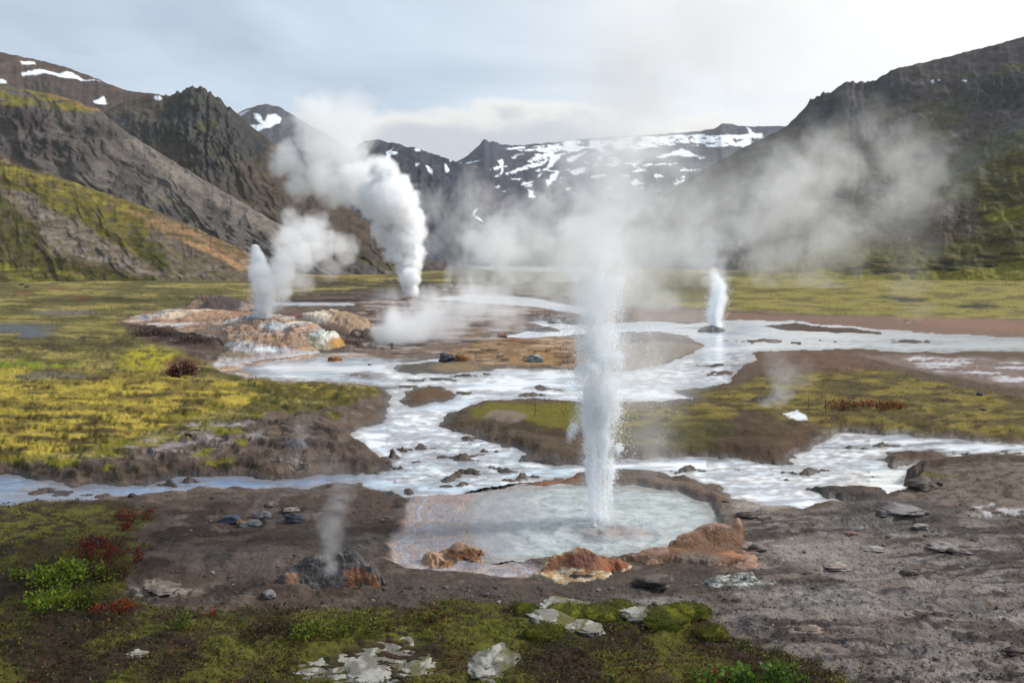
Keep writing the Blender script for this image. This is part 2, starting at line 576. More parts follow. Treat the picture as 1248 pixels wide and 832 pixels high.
    L.put(L.poly([(0, 560), (60, 562), (140, 572), (240, 566), (330, 566), (345, 574), (250, 574), (150, 584), (60, 578), (-20, 572)], 4) * sstep(-.2, .3, n2), P(60, 52, 36))
    # brown flats in the middle distance
    CF = L.poly([(440, 366), (520, 360), (600, 364), (700, 380), (720, 410), (700, 452), (560, 445), (470, 440), (430, 424)], 6)
    L.put(CF, P(126, 106, 92))
    L.put(CF * sstep(-0.1, 0.4, L.n(80, 5, 4, 35)), P(84, 68, 60))
    L.put(CF * sstep(0.1, 0.4, L.n(70, 4, 4, 36)), P(168, 156, 148))
    L.put(L.poly([(430, 396), (520, 398), (530, 402), (440, 402)], 3) * .6, P(188, 186, 188))
    FP = np.maximum(L.poly([(520, 366), (570, 359), (640, 362), (735, 379), (735, 386), (640, 373), (560, 367)], 3), L.poly([(565, 324), (620, 321), (720, 326), (720, 331), (600, 330)], 3))
    FP = np.maximum(FP, L.poly([(300, 369), (360, 368), (430, 369), (430, 372), (340, 372)], 2) * .9)
    L.put(FP * .85, P(206, 208, 212))
    # orange silica island in the middle
    SI = L.poly([(535, 441), (545, 429), (560, 424), (600, 413), (640, 408), (690, 405), (702, 412), (730, 425), (700, 452), (660, 449), (600, 450), (560, 446)], 4)
    sc_ = P(160, 128, 96) + sstep(-0.2, 0.3, L.n(70, 4, 5, 37))[..., None] * (P(136, 104, 74) - P(160, 128, 96))
    L.put(SI, sc_)
    L.put(SI * sstep(0.15, 0.5, L.n(50, 3, 5, 38)) * .7, P(188, 168, 146))
    L.put(SI * L.ell(655, 437, 26, 7) * 0.5, P(168, 134, 80))
    L.put(L.poly([(612, 410), (640, 406), (690, 403), (690, 407), (620, 413)], 2), P(138, 72, 40))
    L.put(SI * sstep(0.2, 0.5, L.n(26, 3, 3, 39)), P(92, 70, 52))
    L.put(L.poly([(750, 452), (770, 420), (800, 414), (830, 417), (856, 422), (849, 431), (820, 436), (806, 448)], 4), P(134, 120, 106))
    # pale silica flats round the left mound
    SF = L.poly([(258, 446), (285, 432), (330, 428), (420, 430), (470, 436), (500, 442), (480, 456), (430, 466), (340, 463), (290, 456)], 5)
    L.put(SF, P(196, 196, 202))
    L.put(SF * sstep(-0.05, 0.4, L.n(50, 4, 4, 41)), P(196, 166, 128))
    L.put(SF * sstep(0.15, 0.5, L.n(34, 3.4, 4, 42)), P(150, 116, 78))
    L.put(L.poly([(300, 440), (360, 434), (440, 433), (470, 438), (400, 441), (340, 446)], 3) * .7, P(206, 172, 132))
    L.put(L.poly([(330, 464), (420, 462), (480, 466), (490, 471), (430, 470)], 3) * sstep(-.2, .3, n2), P(150, 126, 104))
    # right-hand brown strip and pale braids
    L.put(L.poly([(760, 376), (900, 382), (1248, 391), (2900, 402), (2900, 426), (1248, 414), (1078, 403), (900, 391), (780, 392)], 5), P(132, 106, 92))
    L.put(L.poly([(1090, 387), (1180, 388), (1248, 392), (2900, 400), (2900, 412), (1248, 405), (1150, 400)], 5) * .7, P(146, 112, 92))
    # big moss island
    IS = sd_poly(ISL, L.wx, L.wy)
    isl = sstep(-6, 6, IS)
    L.put(isl, P(98, 82, 66))
    it = L.poly([(890, 470), (960, 455), (1040, 447), (1100, 455), (1160, 470), (1260, 488), (2900, 500), (2900, 540), (1248, 533), (1130, 525), (1040, 520),
                 (990, 530), (960, 545), (900, 540), (820, 545), (760, 540), (740, 520), (745, 494), (810, 494), (850, 492), (840, 480)], 10)
    t1 = sstep(-0.3, 0.35, L.n(70, 9, 5, 43))
    tc = P(98, 86, 44) + t1[..., None] * (P(138, 122, 54) - P(98, 86, 44))
    L.put(it * (0.75 + 0.25 * sstep(-0.3, 0.2, n2)), tc)
    L.put(it * sstep(0.1, 0.45, L.n(34, 5, 4, 44)) * 0.8, P(70, 58, 36))
    L.put(L.ell(860, 530, 90, 18, .5) * 0.75, P(70, 66, 40))
    L.put(L.poly([(900, 500), (960, 510), (1010, 520), (1000, 535), (975, 560), (930, 560), (860, 556), (890, 530)], 8) * .8, P(84, 66, 54))
    L.put(L.ell(1000, 440, 95, 12, .5) * .9, P(110, 84, 70))
    L.put(L.poly([(1040, 432), (1248, 436), (2900, 450), (2900, 486), (1248, 474), (1180, 462), (1100, 446)], 7) * .9, P(134, 116, 108))
    L.put(L.poly([(1090, 434), (1248, 440), (2900, 454), (2900, 480), (1248, 470), (1120, 446)], 7) * sstep(0.05, 0.35, L.n(90, 4, 4, 45)), P(206, 202, 204))
    tl = L.poly([(570, 500), (600, 490), (690, 492), (720, 496), (720, 520), (700, 526), (660, 522), (640, 512), (612, 510), (590, 512)], 4)
    L.put(tl, P(112, 104, 36))
    L.put(L.poly([(610, 500), (640, 505), (638, 516), (612, 514), (590, 508)], 3) * .8, P(140, 122, 112))
    L.put(L.poly([(640, 512), (700, 527), (720, 530), (720, 536), (660, 530), (610, 520)], 3) * .8, P(70, 56, 38))
    L.put(L.poly([(590, 534), (640, 545), (700, 560), (720, 552), (720, 568), (640, 562)], 4), P(96, 86, 80))
    L.put(sstep(-6, 4, sd_poly(ISL2, L.wx, L.wy)), P(104, 82, 58))
    L.put(sstep(-6, 4, sd_poly(ISL3, L.wx, L.wy)) * .9, P(98, 94, 84))
    L.put(sstep(-6, 4, sd_poly(ISL3, L.wx, L.wy)) * L.ell(560, 448, 30, 6) * .7, P(158, 132, 96))
    L.put(sstep(-6, 4, sd_poly(ISL4, L.wx, L.wy)), P(100, 82, 72))
    L.put(sstep(-6, 4, sd_poly(ISL5, L.wx, L.wy)), P(88, 72, 62))
    L.put(L.poly([(953, 502), (977, 500), (985, 513), (962, 511)], 1.5), P(236, 238, 242))
    L.put(L.poly([(1005, 486), (1100, 486), (1100, 496), (1010, 494)], 4) * sstep(-.2, .3, n2) * .8, P(128, 66, 42))
    # right mound beside the river
    RM = L.poly([(1101, 604), (1112, 594), (1110, 580), (1117, 573), (1140, 569), (1179, 565), (1248, 564), (2900, 560), (2900, 600), (1248, 612), (1180, 612), (1140, 612)], 4)
    L.put(RM, P(126, 112, 102))
    L.put(RM * sstep(-0.1, 0.4, n2), P(96, 82, 74))
    L.put(L.ell(1130, 578, 28, 4) * .8, P(112, 98, 44))
    # gravel slope
    GR = L.poly([(880, 610), (930, 622), (990, 622), (1040, 610), (1100, 606), (1180, 614), (2900, 610), (2900, 880), (1080, 880), (1040, 830), (980, 800),
                 (920, 785), (880, 770), (850, 750), (800, 742), (880, 720), (915, 690), (900, 650)], 10)
    L.put(GR, P(132, 120, 112))
    L.put(GR * sstep(0.0, 0.5, fbm(X / 1.1, Y / .8, 5, 46)), P(104, 90, 81))
    L.put(GR * sstep(0.1, 0.5, fbm(X / .8, Y / .5, 5, 48)) * .6, P(142, 134, 131))
    L.put(GR * sstep(0.52, 0.7, ridged((X + .5 * Y) / 2.4 + 0.3 * fbm(X, Y, 3, 3), (Y - .12 * X) / 0.42, 5, 145, .6)) * 0.8, P(56, 50, 48))
    L.put(GR * sstep(0.1, 0.5, fbm((X + .5 * Y) / 1.6, (Y - .12 * X) / .3, 5, 146)) * .6, P(84, 75, 71))
    L.put(L.poly([(964, 596), (1017, 593), (1056, 597), (1100, 606), (1170, 612), (1180, 640), (1060, 650), (1000, 625), (1034, 611)], 5) * .75, P(78, 71, 68))
    L.put(L.ell(1000, 672, 70, 20, .6) * .6, P(158, 148, 140))
    L.put(L.ell(1060, 730, 90, 12, .6) * .5, P(156, 148, 146))
    L.put(L.poly([(1165, 615), (1200, 612), (1260, 622), (2900, 630), (2900, 645), (1248, 634), (1200, 626)], 4) * sstep(-.3, .2, n2), P(196, 192, 192))
    L.put(L.ell(930, 612, 40, 10, .5) * .8, P(176, 166, 156))
    # mud on the left of the pool
    ML = L.poly([(165, 612), (200, 603), (300, 599), (400, 592), (470, 600), (498, 612), (490, 640), (470, 668), (470, 700), (430, 738), (170, 738), (150, 715), (165, 680)], 8)
    L.put(ML, P(86, 72, 63))
    L.put(ML * sstep(-0.05, 0.5, fbm(X / .9, Y / .9, 5, 49)), P(62, 52, 46))
    L.put(ML * sstep(0.15, 0.6, fbm(X / .5, Y / .5, 4, 50)) * .7, P(112, 98, 88))
    L.put(L.ell(200, 718, 36, 9) * sstep(-.1, .3, n2), P(150, 138, 126))
    L.put(L.poly([(470, 600), (500, 608), (498, 640), (475, 668), (455, 660), (480, 630)], 5) * sstep(-.1, .2, n2) * .7, P(44, 39, 36))
    # strip in front of the pool
    FS = L.poly([(430, 700), (480, 698), (560, 708), (650, 714), (760, 700), (860, 700), (910, 715), (880, 742), (800, 748), (700, 744), (600, 734), (450, 742)], 6)
    L.put(FS, P(86, 76, 68))
    L.put(FS * L.ell(800, 740, 60, 12, .6) * .8, P(150, 144, 138))
    # heath in front
    HF = L.poly([(-1700, 612), (60, 613), (150, 611), (182, 625), (168, 650), (163, 690), (150, 718), (175, 738), (300, 742), (420, 742), (520, 737), (600, 731),
                 (680, 741), (740, 748), (800, 745), (850, 752), (885, 775), (935, 790), (1000, 802), (1050, 840), (1100, 900), (1100, 4000), (-2600, 4000), (-2600, 612)], 7)
    h1 = sstep(-0.25, 0.35, fbm(X / 1.0, Y / 1.0, 5, 52))
    hc = P(58, 48, 34) + h1[..., None] * (P(96, 94, 38) - P(58, 48, 34))
    hc = hc + (sstep(0.0, .5, fbm(X / .6, Y / .6, 4, 53)) * .7)[..., None] * (P(70, 52, 40) - hc)
    L.put(HF, hc)
    L.put(HF * L.ell(520, 762, 160, 22, .6) * sstep(-.3, .2, n2), P(98, 100, 34))
    L.put(HF * L.ell(60, 640, 90, 22, .6) * sstep(-.2, .3, n2), P(110, 104, 44))
    # pool, rim, terrace
    rimm = np.exp(-((sp + 16) / 14.0) ** 2) * (PY < 650) * (PX > 600)
    L.put(rimm * .9, P(118, 102, 90))
    L.put(rimm * L.ell(665, 590, 50, 12, .5), P(150, 96, 62))
    ter = sstep(-7, 7, st)
    tc = P(158, 151, 158) + sstep(-.2, .4, L.n(40, 8, 4, 55))[..., None] * (P(178, 162, 154) - P(158, 151, 158))
    L.put(ter, tc)
    L.put(ter * sstep(.1, .5, L.n(30, 4, 4, 56)) * .7, P(140, 130, 132))
    bands = np.sin(st / 3.2 + 2.5 * fbm(L.wx / 40, L.wy / 14, 4, 58))
    L.put(ter * sstep(.45, .95, bands) * (1 - sstep(20, 40, st)) * .7, P(176, 142, 116))
    L.put(ter * sstep(.5, .95, -bands) * (1 - sstep(20, 40, st)) * .5, P(206, 202, 204))
    edge = np.exp(-((L.wx - (566 + 4 * np.sin(PY / 7.0))) / 3.0) ** 2) * sstep(604, 612, PY) * (1 - sstep(664, 672, PY))
    L.put(edge * .8, P(190, 160, 110))
    L.put(L.ell(552, 606, 28, 6) * .8, P(176, 146, 134))
    L.put(np.exp(-((st + 3) / 3.5) ** 2) * (PX < 660) * (PY > 690) * .8, P(142, 104, 74))
    L.put(sstep(2, 24, sp) * .8, P(150, 168, 166))
    # river bed and dark wet margins
    L.put(sstep(2, 14, sd), P(170, 172, 174))
    wetm = np.exp(-((sd + 4) / 5.0) ** 2) * (1 - sstep(700, 720, PX) * (PY < 470))
    L.C *= (1 - 0.5 * wetm * (st < -4))[..., None]
    rgh = 0.92 - 0.55 * wetm
    rgh = np.where(st > -3, 0.92 - 0.72 * sstep(-3, 5, st), rgh)
    rgh = rgh - 0.35 * SF - 0.5 * FP - 0.4 * GR * sstep(0, .4, fbm(X / 1.4, Y / .6, 4, 147)) - .3 * ML * sstep(0, .4, nw)
    L.mul(1 + 0.10 * fbm(X / .25, Y / .25, 3, 57) * near)
    return np.clip(L.C, 0.01, 0.88), np.clip(rgh, 0.12, 0.95), HF


def ground_arrays(px, py):
    """grid of plan pixels -> world XY"""
    PX, PY = np.meshgrid(px, py)
    g = ground_pt(PX, PY, 0.0)
    return PX, PY, g[..., 0], g[..., 1]


px = np.concatenate([np.arange(-2400, -270, 16.0), np.arange(-270, 1522, 1.55), np.arange(1530, 3700, 16.0)])
py = np.concatenate([np.array([3400.0, 2000, 1400, 1100, 960, 910, 886]), np.arange(872, 323.6, -1.15),
                     np.array([322.6, 321.4, 320, 318.6, 317.4, 316.6, 316.1, 315.7])])
PX, PY, GX, GY = ground_arrays(px, py)
SD = water_sd(PX, PY)
GZ, SPL, STR = height(PX, PY, GX, GY, SD)
QX0, QY0 = project(GX, GY, GZ)
GC, GR_, HEATH = paint_ground(QX0, QY0, GX, GY, SD, SPL, STR)
V = np.stack([GX, GY, GZ], -1)
# rows behind the camera so that the ground goes on there too
back = V[:1].copy()
back[..., 1] = -60
back[..., 0] *= 40
V = np.concatenate([back, V], 0)
nr, nc = V.shape[:2]
cc = np.concatenate([GC[:1], GC], 0)
rr = np.concatenate([GR_[:1], GR_], 0)
gob = make_mesh('ground', V, grid_faces(nr, nc), M_GROUND, col=cc, attrs={'rgh': rr})
tag(gob, 'valley floor of mud, moss and pale silica', kind='structure')

_lz = (px[0], px[1] - px[0])


def gz(pxs, pys):
    """ground height at plan pixels"""
    pxs = np.atleast_1d(np.asarray(pxs, float))
    pys = np.atleast_1d(np.asarray(pys, float))
    g = ground_pt(pxs, pys, 0.0)
    s = water_sd(pxs, pys)
    return height(pxs, pys, g[..., 0], g[..., 1], s)[0]


def gp(x, y):
    """world point of the ground that is seen at a pixel"""
    yy, xx = y, x
    for _ in range(5):
        z = float(gz(xx, yy)[0])
        g = ground_pt(xx, yy, 0.0)
        ax, ay = project(g[0], g[1], z)
        yy += (y - float(ay)) * .8
        xx += (x - float(ax)) * .8
    z = float(gz(xx, yy)[0])
    g = ground_pt(xx, yy, 0.0)
    return np.array([float(g[0]), float(g[1]), z])


def mpp(y):
    """metres per plan pixel across the view at plan row y"""
    g = ground_pt(624.0, y, 0.0)
    return float((g[1] * CP + HC * SP) / F)


# ------------------------------------------------------------------ water
def water_sheet(name, mask, z, mat, color, label, extra=6.0):
    z = np.broadcast_to(z, GX.shape)
    k = mask > -extra
    fk = k[:-1, :-1] & k[1:, :-1] & k[:-1, 1:] & k[1:, 1:]
    fk[:8] = False
    Vw = np.stack([GX, GY, z], -1).reshape(-1, 3)
    f = grid_faces(GX.shape[0], GX.shape[1])[fk.ravel()]
    Vw, f, c = compact(Vw, f, color.reshape(-1, 3))
    o = make_mesh(name, Vw, f, mat, col=c)
    return tag(o, label, kind='structure')


WATK = 1.42
Lw = Layer(PX, PY, P(226, 229, 232) * WATK, 1.0, 3)  # milky silica white, brightened so the colour also carries sky reflection
Lw.put(sstep(-.15, .35, Lw.n(110, 8, 3, 81)) * .8, P(176, 188, 202) * WATK)
Lw.put((1 - sstep(420, 520, PX)) * (PY > 560), P(130, 150, 180))
Lw.put(((PX > 420) & (PX < 700) & (PY > 560)) * .55 * sstep(-.3, .3, Lw.n(50, 5, 3, 83)), P(160, 186, 194) * WATK)
Lw.put(sstep(860, 980, PX) * (PY < 470) * .7, P(232, 233, 234) * WATK)
Lw.put(sstep(960, 1060, PX) * (PY > 575) * .8, P(232, 228, 220) * WATK)
Lw.put(((PX < 120) & (PY < 430)) * 1.0, P(120, 134, 160))
Lw.put(((PX > 700) & (PY > 550)) * sstep(-.1, .4, Lw.n(70, 4, 4, 84)) * .5, P(178, 182, 184) * WATK)
# shallows: the bed shows along the margins; darker patches paint in reflections and sandbars
shal = sstep(16, 1, SD + 6 * fbm(PX / 12, PY / 3, 4, 87)) * sstep(400, 450, PY)
Lw.put(shal * .75, P(138, 128, 122))
dark_refl_bars = sstep(.05, .5, fbm(PX / 70 + .3 * PY / 10, PY / 6, 3, 88)) * sstep(420, 470, PY)
Lw.put(dark_refl_bars * .7, P(140, 144, 152))
Lw.put(sstep(.28, .5, fbm(PX / 16, PY / 1.7, 4, 89)) * .55 * (((PX > 480) & (PX < 600) & (PY > 535) & (PY < 590)) | ((PX > 860) & (PY > 440) & (PY < 476))), P(96, 92, 92))
Lw.C = np.clip(Lw.C, .02, .86)
water_sheet('river_water', np.where(SPL > -25, -99, SD), 0.0, M_WATER, Lw.C, 'milky braided river')
Lp = Layer(PX, PY, P(176, 184, 184) * 1.1, 1.0, 5)
gv_ = ground_pt(727, 650, POOL_Z)
pr_ = np.hypot(GX - gv_[0] + .10 * fbm(GX * 2, GY * 2, 3, 95), (GY - gv_[1]) + .10 * fbm(GX * 2, GY * 2, 3, 96))
ring = np.sin(pr_ * 13 + 1.5 * fbm(GX * 1.2, GY * 1.2, 3, 97)) * np.exp(-pr_ / 1.5)
chop = fbm(GX * 3.2, GY * 2.2, 4, 98)
PZ = POOL_Z + .024 * ring + .012 * chop
Lp.put(sstep(-.2, .4, Lp.n(60, 9, 4, 85)) * .7, P(204, 210, 208) * 1.1)
Lp.put(sstep(.0, .5, Lp.n(30, 4, 5, 86)) * .5, P(140, 148, 146))
Lp.put(sstep(.15, .6, ring) * .6, P(206, 214, 214))
Lp.put(np.exp(-(pr_ / .55) ** 2) * .7, P(112, 116, 118))
Lp.put(np.exp(-((pr_ - .75) / .25) ** 2) * sstep(-.2, .3, chop) * .7, P(216, 222, 224))
Lp.put(Lp.ell(760, 652, 34, 7, .7) * .5, P(168, 138, 130))
Lp.put((1 - sstep(590, 680, PX + .2 * (PY - 640))) * .8, P(168, 164, 166))
Lp.put(np.exp(-((SPL - 6) / 7.0) ** 2) * .6, P(150, 138, 126))
water_sheet('pool_water', np.where(PX < 570, SPL - 4, SPL), PZ, M_POOL, Lp.C, 'pale turquoise water of the geyser pool', 4.0)

# ------------------------------------------------------------------ mountains
def mountain(name, label, ridge, base, pxr, step, mat, paint, hpow=1.3, amp=3.0, gully=(26, 200, 0.0), jag=None, rows=None, back=1.0,
             crags=(), seed=0, taper=0.45):
    """a hill lofted from a foot line up to a ridge line and down its far side, roughened by gullies and crags.
    ridge: (px, py, distance); base: (px, py, distance)"""
    u = np.arange(pxr[0], pxr[1] + step, step)
    rg, bs = np.array(ridge, float), np.array(base, float)

    def it(a, k):
        return np.interp(u, a[:, 0], a[:, k])
    # rounded interpolation of the ridge
    ry = it(rg, 1)
    ker = np.hanning(9)
    ker /= ker.sum()
    ry = np.convolve(np.pad(ry, 4, mode='edge'), ker, 'valid')
    ry = ry + 0.9 * fbm(u / 9, u * 0, 4, seed + 1) + 0.5 * fbm(u / 40, u * 0, 2, seed + 2)
    if jag:
        for cx, rx, a in jag:
            ry = ry - a * np.exp(-((u - cx) / rx) ** 4) * (ridged(u / 11, u * 0 + 3, 4, seed + 3) - 0.15)
    Rr = at(u, ry, it(rg, 2))
    Bb = at(u, it(bs, 1), it(bs, 2))
    Bb[:, 2] = -1.5
    hpx = float(np.max(np.abs(it(bs, 1) - ry)))
    nf = rows or int(max(14, hpx / step))
    t = np.linspace(0, 1, nf)[:, None]
    Pm = np.empty((nf, len(u), 3))
    hz = t ** hpow
    for k in (0, 1):
        Pm[..., k] = Bb[:, k] + (Rr[:, k] - Bb[:, k]) * t
    Pm[..., 2] = Bb[:, 2] + (Rr[:, 2] - Bb[:, 2]) * hz
    qx, qy = project(Pm[..., 0], Pm[..., 1], Pm[..., 2])
    mp_ = Pm[..., 1] / F
    lam, along, ang = gully
    ca, sa = math.cos(ang), math.sin(ang)
    acr = qx * ca - qy * sa
    alo = qx * sa + qy * ca
    wob = fbm(qx / 60, qy / 60, 3, seed + 9) * lam * 0.7
    g = ridged((acr + wob) / lam, alo / along, 4, seed + 4)
    f2 = fbm(qx / 34, qy / 22, 6, seed + 5)
    tp = sstep(0, 0.12, t) * (1 - (1 - taper) * sstep(0.55, 1.0, t)) * (1 - sstep(0.93, 1, t) * 0.75)
    g2 = ridged((acr + 2.2 * wob) / (lam * 3.3), alo / (along * 2), 3, seed + 14)
    dsp = amp * tp * (0.9 * g + 0.8 * f2 + 1.7 * g2 - 0.8)
    cm = np.zeros(qx.shape)
    for cx, cy, rx, ry_, a in crags:
        w = np.exp(-(((qx - cx) / rx) ** 2 + ((qy - cy) / ry_) ** 2) ** 1.5)
        cm = np.maximum(cm, w * min(1, a / 4))
        dsp += a * w * (ridged(qx / 15, qy / 24, 5, seed + 6, 0.6) - 0.2) * (0.35 + 0.65 * tp)
    Pm[..., 2] += dsp * mp_ * 0.55
    Pm[..., 1] -= dsp * mp_ * 1.3
    nb = 10
    s = np.linspace(0, 1, nb + 1)[1:, None]
    Pb = np.empty((nb, len(u), 3))
    run = (Rr[:, 1] - Bb[:, 1]) * back + 20
    top = Pm[-1]
    Pb[..., 0] = top[:, 0] * (1 + s * run / np.maximum(top[:, 1], 1) * 0.6)
    Pb[..., 1] = top[:, 1] + run * s
    Pb[..., 2] = top[:, 2] * (1 - s ** 1.4) - 2 * s + 0.02 * run * fbm(u / 30 + s * 2, s * 6 + u * 0, 3, seed + 7) * s
    Va = np.concatenate([Pm, Pb], 0)
    ax, ay = project(Va[..., 0], Va[..., 1], Va[..., 2])
    Lm = Layer(ax, ay, P(90, 80, 72), 1.0, seed)
    Lm.wx = ax + 6 * fbm(ax / 30, ay / 18, 4, seed + 21)
    Lm.wy = ay + 3.5 * fbm(ax / 30, ay / 14, 4, seed + 22)
    ext = np.zeros(ax.shape)
    ext[:nf] = g
    ext2 = np.zeros(ax.shape)
    ext2[:nf] = cm
    Lm.g, Lm.cm, Lm.t = ext, ext2, np.concatenate([np.repeat(t, len(u), 1), np.ones((nb, len(u)))], 0)
    paint(Lm)
    k_ = (Lm.C.min(-1) < .6)
    fin = fbm(ax / 7, ay / 4.5, 5, seed + 31, .65)
    Lm.C *= (1 + .22 * fin * k_ + .16 * k_ * fbm(ax / 40, ay / 7, 4, seed + 33))[..., None]
    Lm.put(sstep(.32, .6, fbm(ax / 20, ay / 5, 5, seed + 34, .6)) * k_ * .4, Lm.C * .62)
    o = make_mesh(name, Va, grid_faces(Va.shape[0], Va.shape[1])[:, ::-1], mat, col=np.clip(Lm.C, 0.008, 0.88))
    return tag(o, label, kind='structure')


def paint_spur(L):
    L.put(L.t * 0 + 1, P(112, 98, 84))
    L.put(sstep(-.2, .4, L.n(60, 30, 4, 1)) * .6, P(96, 84, 70))
    L.put(L.poly([(-300, 180), (0, 195), (110, 228), (190, 258), (180, 280), (192, 300), (200, 320), (170, 312), (120, 285), (70, 258), (30, 238), (0, 228), (-300, 230)], 4)
          * sstep(-.6, .0, L.n(26, 12, 4, 2) + .25), P(110, 100, 40))
    L.put(L.poly([(-300, 195), (0, 197), (110, 229), (190, 259), (170, 262), (100, 244), (0, 214), (-300, 220)], 4) * .8 * sstep(-.4, .1, L.n(30, 6, 4, 3)), P(146, 130, 58))
    L.put(L.poly([(-300, 232), (0, 232), (20, 262), (52, 280), (48, 305), (90, 322), (190, 340), (190, 346), (-300, 346)], 5), P(74, 72, 32))
    L.put(L.poly([(-300, 300), (0, 318), (60, 325), (110, 338), (90, 345), (-300, 345)], 4) * sstep(-.3, .2, L.n(30, 8, 4, 4)), P(122, 116, 46))
    L.put(L.ell(60, 318, 50, 12) * sstep(0, .3, L.n(20, 8, 4, 5)), P(62, 58, 28))
    L.put(L.poly([(14, 230), (40, 236), (80, 262), (130, 292), (205, 336), (190, 341), (120, 322), (60, 300), (52, 276), (22, 256)], 4), P(128, 116, 106))
    L.put(L.poly([(150, 255), (190, 262), (250, 282), (300, 305), (335, 328), (330, 336), (290, 325), (240, 300), (190, 285)], 5) * .8, P(150, 118, 86))
    L.put(L.poly([(185, 275), (240, 310), (300, 337), (210, 340), (200, 325), (175, 300)], 4) * .7, P(118, 104, 94))
    L.put(L.poly([(195, 300), (205, 320), (208, 330), (180, 318), (150, 290), (165, 285)], 3), P(70, 70, 30))
    L.put(sstep(.08, .4, L.n(18, 7, 5, 61)) * .65, P(98, 86, 68))
    L.put(sstep(.15, .45, L.n(13, 6, 5, 62)) * .6, P(96, 90, 46))
    L.put(sstep(.25, .5, L.n(22, 5, 5, 63)) * .5, P(62, 56, 46))
    L.put(L.poly([(230, 290), (300, 325), (310, 331), (296, 329), (225, 296)], 2.5) * .6, P(178, 140, 98))


def paint_scree(L):
    L.put(L.t * 0 + 1, P(92, 86, 82))
    L.put(sstep(-.1, .5, L.g) * .6, P(112, 104, 98))
    L.put(sstep(.0, .5, L.n(60, 30, 5, 6)) * .6, P(72, 66, 62))
    L.put(L.poly([(-300, 50), (0, 104), (60, 112), (125, 134), (90, 138), (40, 130), (0, 128), (-300, 120)], 5) * sstep(-.5, .1, L.n(34, 8, 4, 7)), P(124, 116, 54))
    L.put(L.poly([(60, 112), (125, 134), (115, 136), (60, 120)], 3) * .8, P(152, 124, 70))
    L.put(L.poly([(-300, 180), (0, 190), (20, 197), (40, 206), (0, 206), (-300, 200)], 4) * .8, P(160, 126, 96))
    L.put(L.poly([(145, 165), (170, 165), (250, 215), (330, 262), (400, 305), (350, 300), (260, 245), (200, 215)], 6) * .85, P(132, 122, 112))
    L.put(L.poly([(0, 128), (45, 136), (60, 160), (30, 158), (0, 142)], 4) * .7, P(66, 60, 58))
    L.put(L.cm * .8, P(64, 58, 56))
    L.put(L.poly([(160, 225), (200, 240), (240, 262), (225, 262), (180, 245)], 4) * .5 * sstep(-.2, .3, L.n(20, 10, 3, 8)), P(92, 84, 46))


def paint_crag(L):
    L.put(L.t * 0 + 1, P(78, 68, 60))
    L.put(sstep(.0, .5, L.n(40, 20, 5, 9)) * .6, P(96, 84, 72))
    L.put(L.poly([(100, 130), (185, 113), (205, 120), (190, 140), (170, 160), (130, 150)], 6) * .7, P(104, 92, 76))
    L.put(L.cm, P(66, 66, 66))
    L.put(L.poly([(205, 118), (238, 108), (262, 120), (300, 150), (330, 185), (300, 190), (262, 170), (270, 200), (240, 190), (205, 170), (195, 140)], 5) * .8, P(60, 61, 62))
    L.put(L.cm * sstep(.05, .4, L.n(18, 9, 4, 10)) * .6, P(88, 90, 66))
    L.put(L.poly([(240, 150), (258, 148), (268, 158), (245, 158)], 3) * .7, P(96, 92, 52))
    L.put(L.poly([(270, 190), (400, 230), (500, 310), (420, 310), (330, 240)], 8) * .6, P(88, 74, 62))
    L.put(L.poly([(380, 300), (480, 322), (540, 330), (400, 332)], 5) * .6, P(86, 82, 44))
    L.put(L.poly([(188, 120), (192, 118), (195, 122), (189, 124)], 1), P(236, 240, 246))


def paint_back(L):
    L.put(L.t * 0 + 1, P(96, 80, 72))
    L.put(sstep(.0, .5, L.n(40, 12, 5, 11)) * .6, P(78, 66, 60))
    L.put(L.poly([(20, 100), (70, 92), (120, 100), (160, 118), (120, 130), (60, 120)], 6) * .7, P(78, 70, 66))
    sn = np.array(lin((240, 244, 250))) * 0.95
    L.put(L.poly([(25, 88), (36, 83), (60, 85), (90, 92), (118, 100), (90, 96), (62, 91), (42, 90), (27, 94)], 1.2), sn)
    L.put(L.poly([(24, 76), (42, 76), (42, 79), (26, 79)], 1), sn)
    L.put(L.poly([(-30, 80), (-5, 91), (8, 99), (0, 102), (-30, 96)], 1.2), sn)
    L.put(L.poly([(126, 118), (130, 122), (129, 127), (122, 126), (119, 124)], 1), sn)


SNOW = np.array(lin((240, 244, 250))) * 0.95


def paint_peak(L):
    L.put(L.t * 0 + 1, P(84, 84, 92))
    L.put(L.poly([(306, 138), (316, 140), (322, 148), (328, 140), (339, 140), (340, 150), (330, 156), (310, 162), (300, 158), (318, 152), (310, 146)], 1.2), SNOW)
    L.put(L.poly([(285, 138), (300, 133), (296, 140), (288, 145)], 1.5) * .6, SNOW)


def paint_dark(L):
    L.put(L.t * 0 + 1, P(54, 60, 76))  # blue of the distant haze put into the rock colour
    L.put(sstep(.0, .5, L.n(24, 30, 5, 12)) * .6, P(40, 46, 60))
    L.put(sstep(.2, .5, L.g) * .5, P(84, 80, 88))
    L.put(L.poly([(596, 212), (612, 230), (640, 265), (660, 300), (620, 290), (590, 250)], 5) * .6, P(88, 84, 94))
    for q in ([(475, 183), (478, 178), (482, 182), (488, 183), (482, 188), (477, 196), (473, 194), (476, 188)], [(504, 183), (510, 184), (508, 187), (505, 186)],
              [(504, 199), (509, 199), (507, 204), (504, 204)], [(520, 202), (524, 203), (523, 212), (520, 208)], [(541, 201), (545, 203), (547, 210), (542, 210)],
              [(577, 258), (582, 256), (580, 264), (592, 272), (584, 270), (576, 262)], [(547, 197), (551, 198), (549, 200)]):
        L.put(L.poly(q, .9), SNOW)


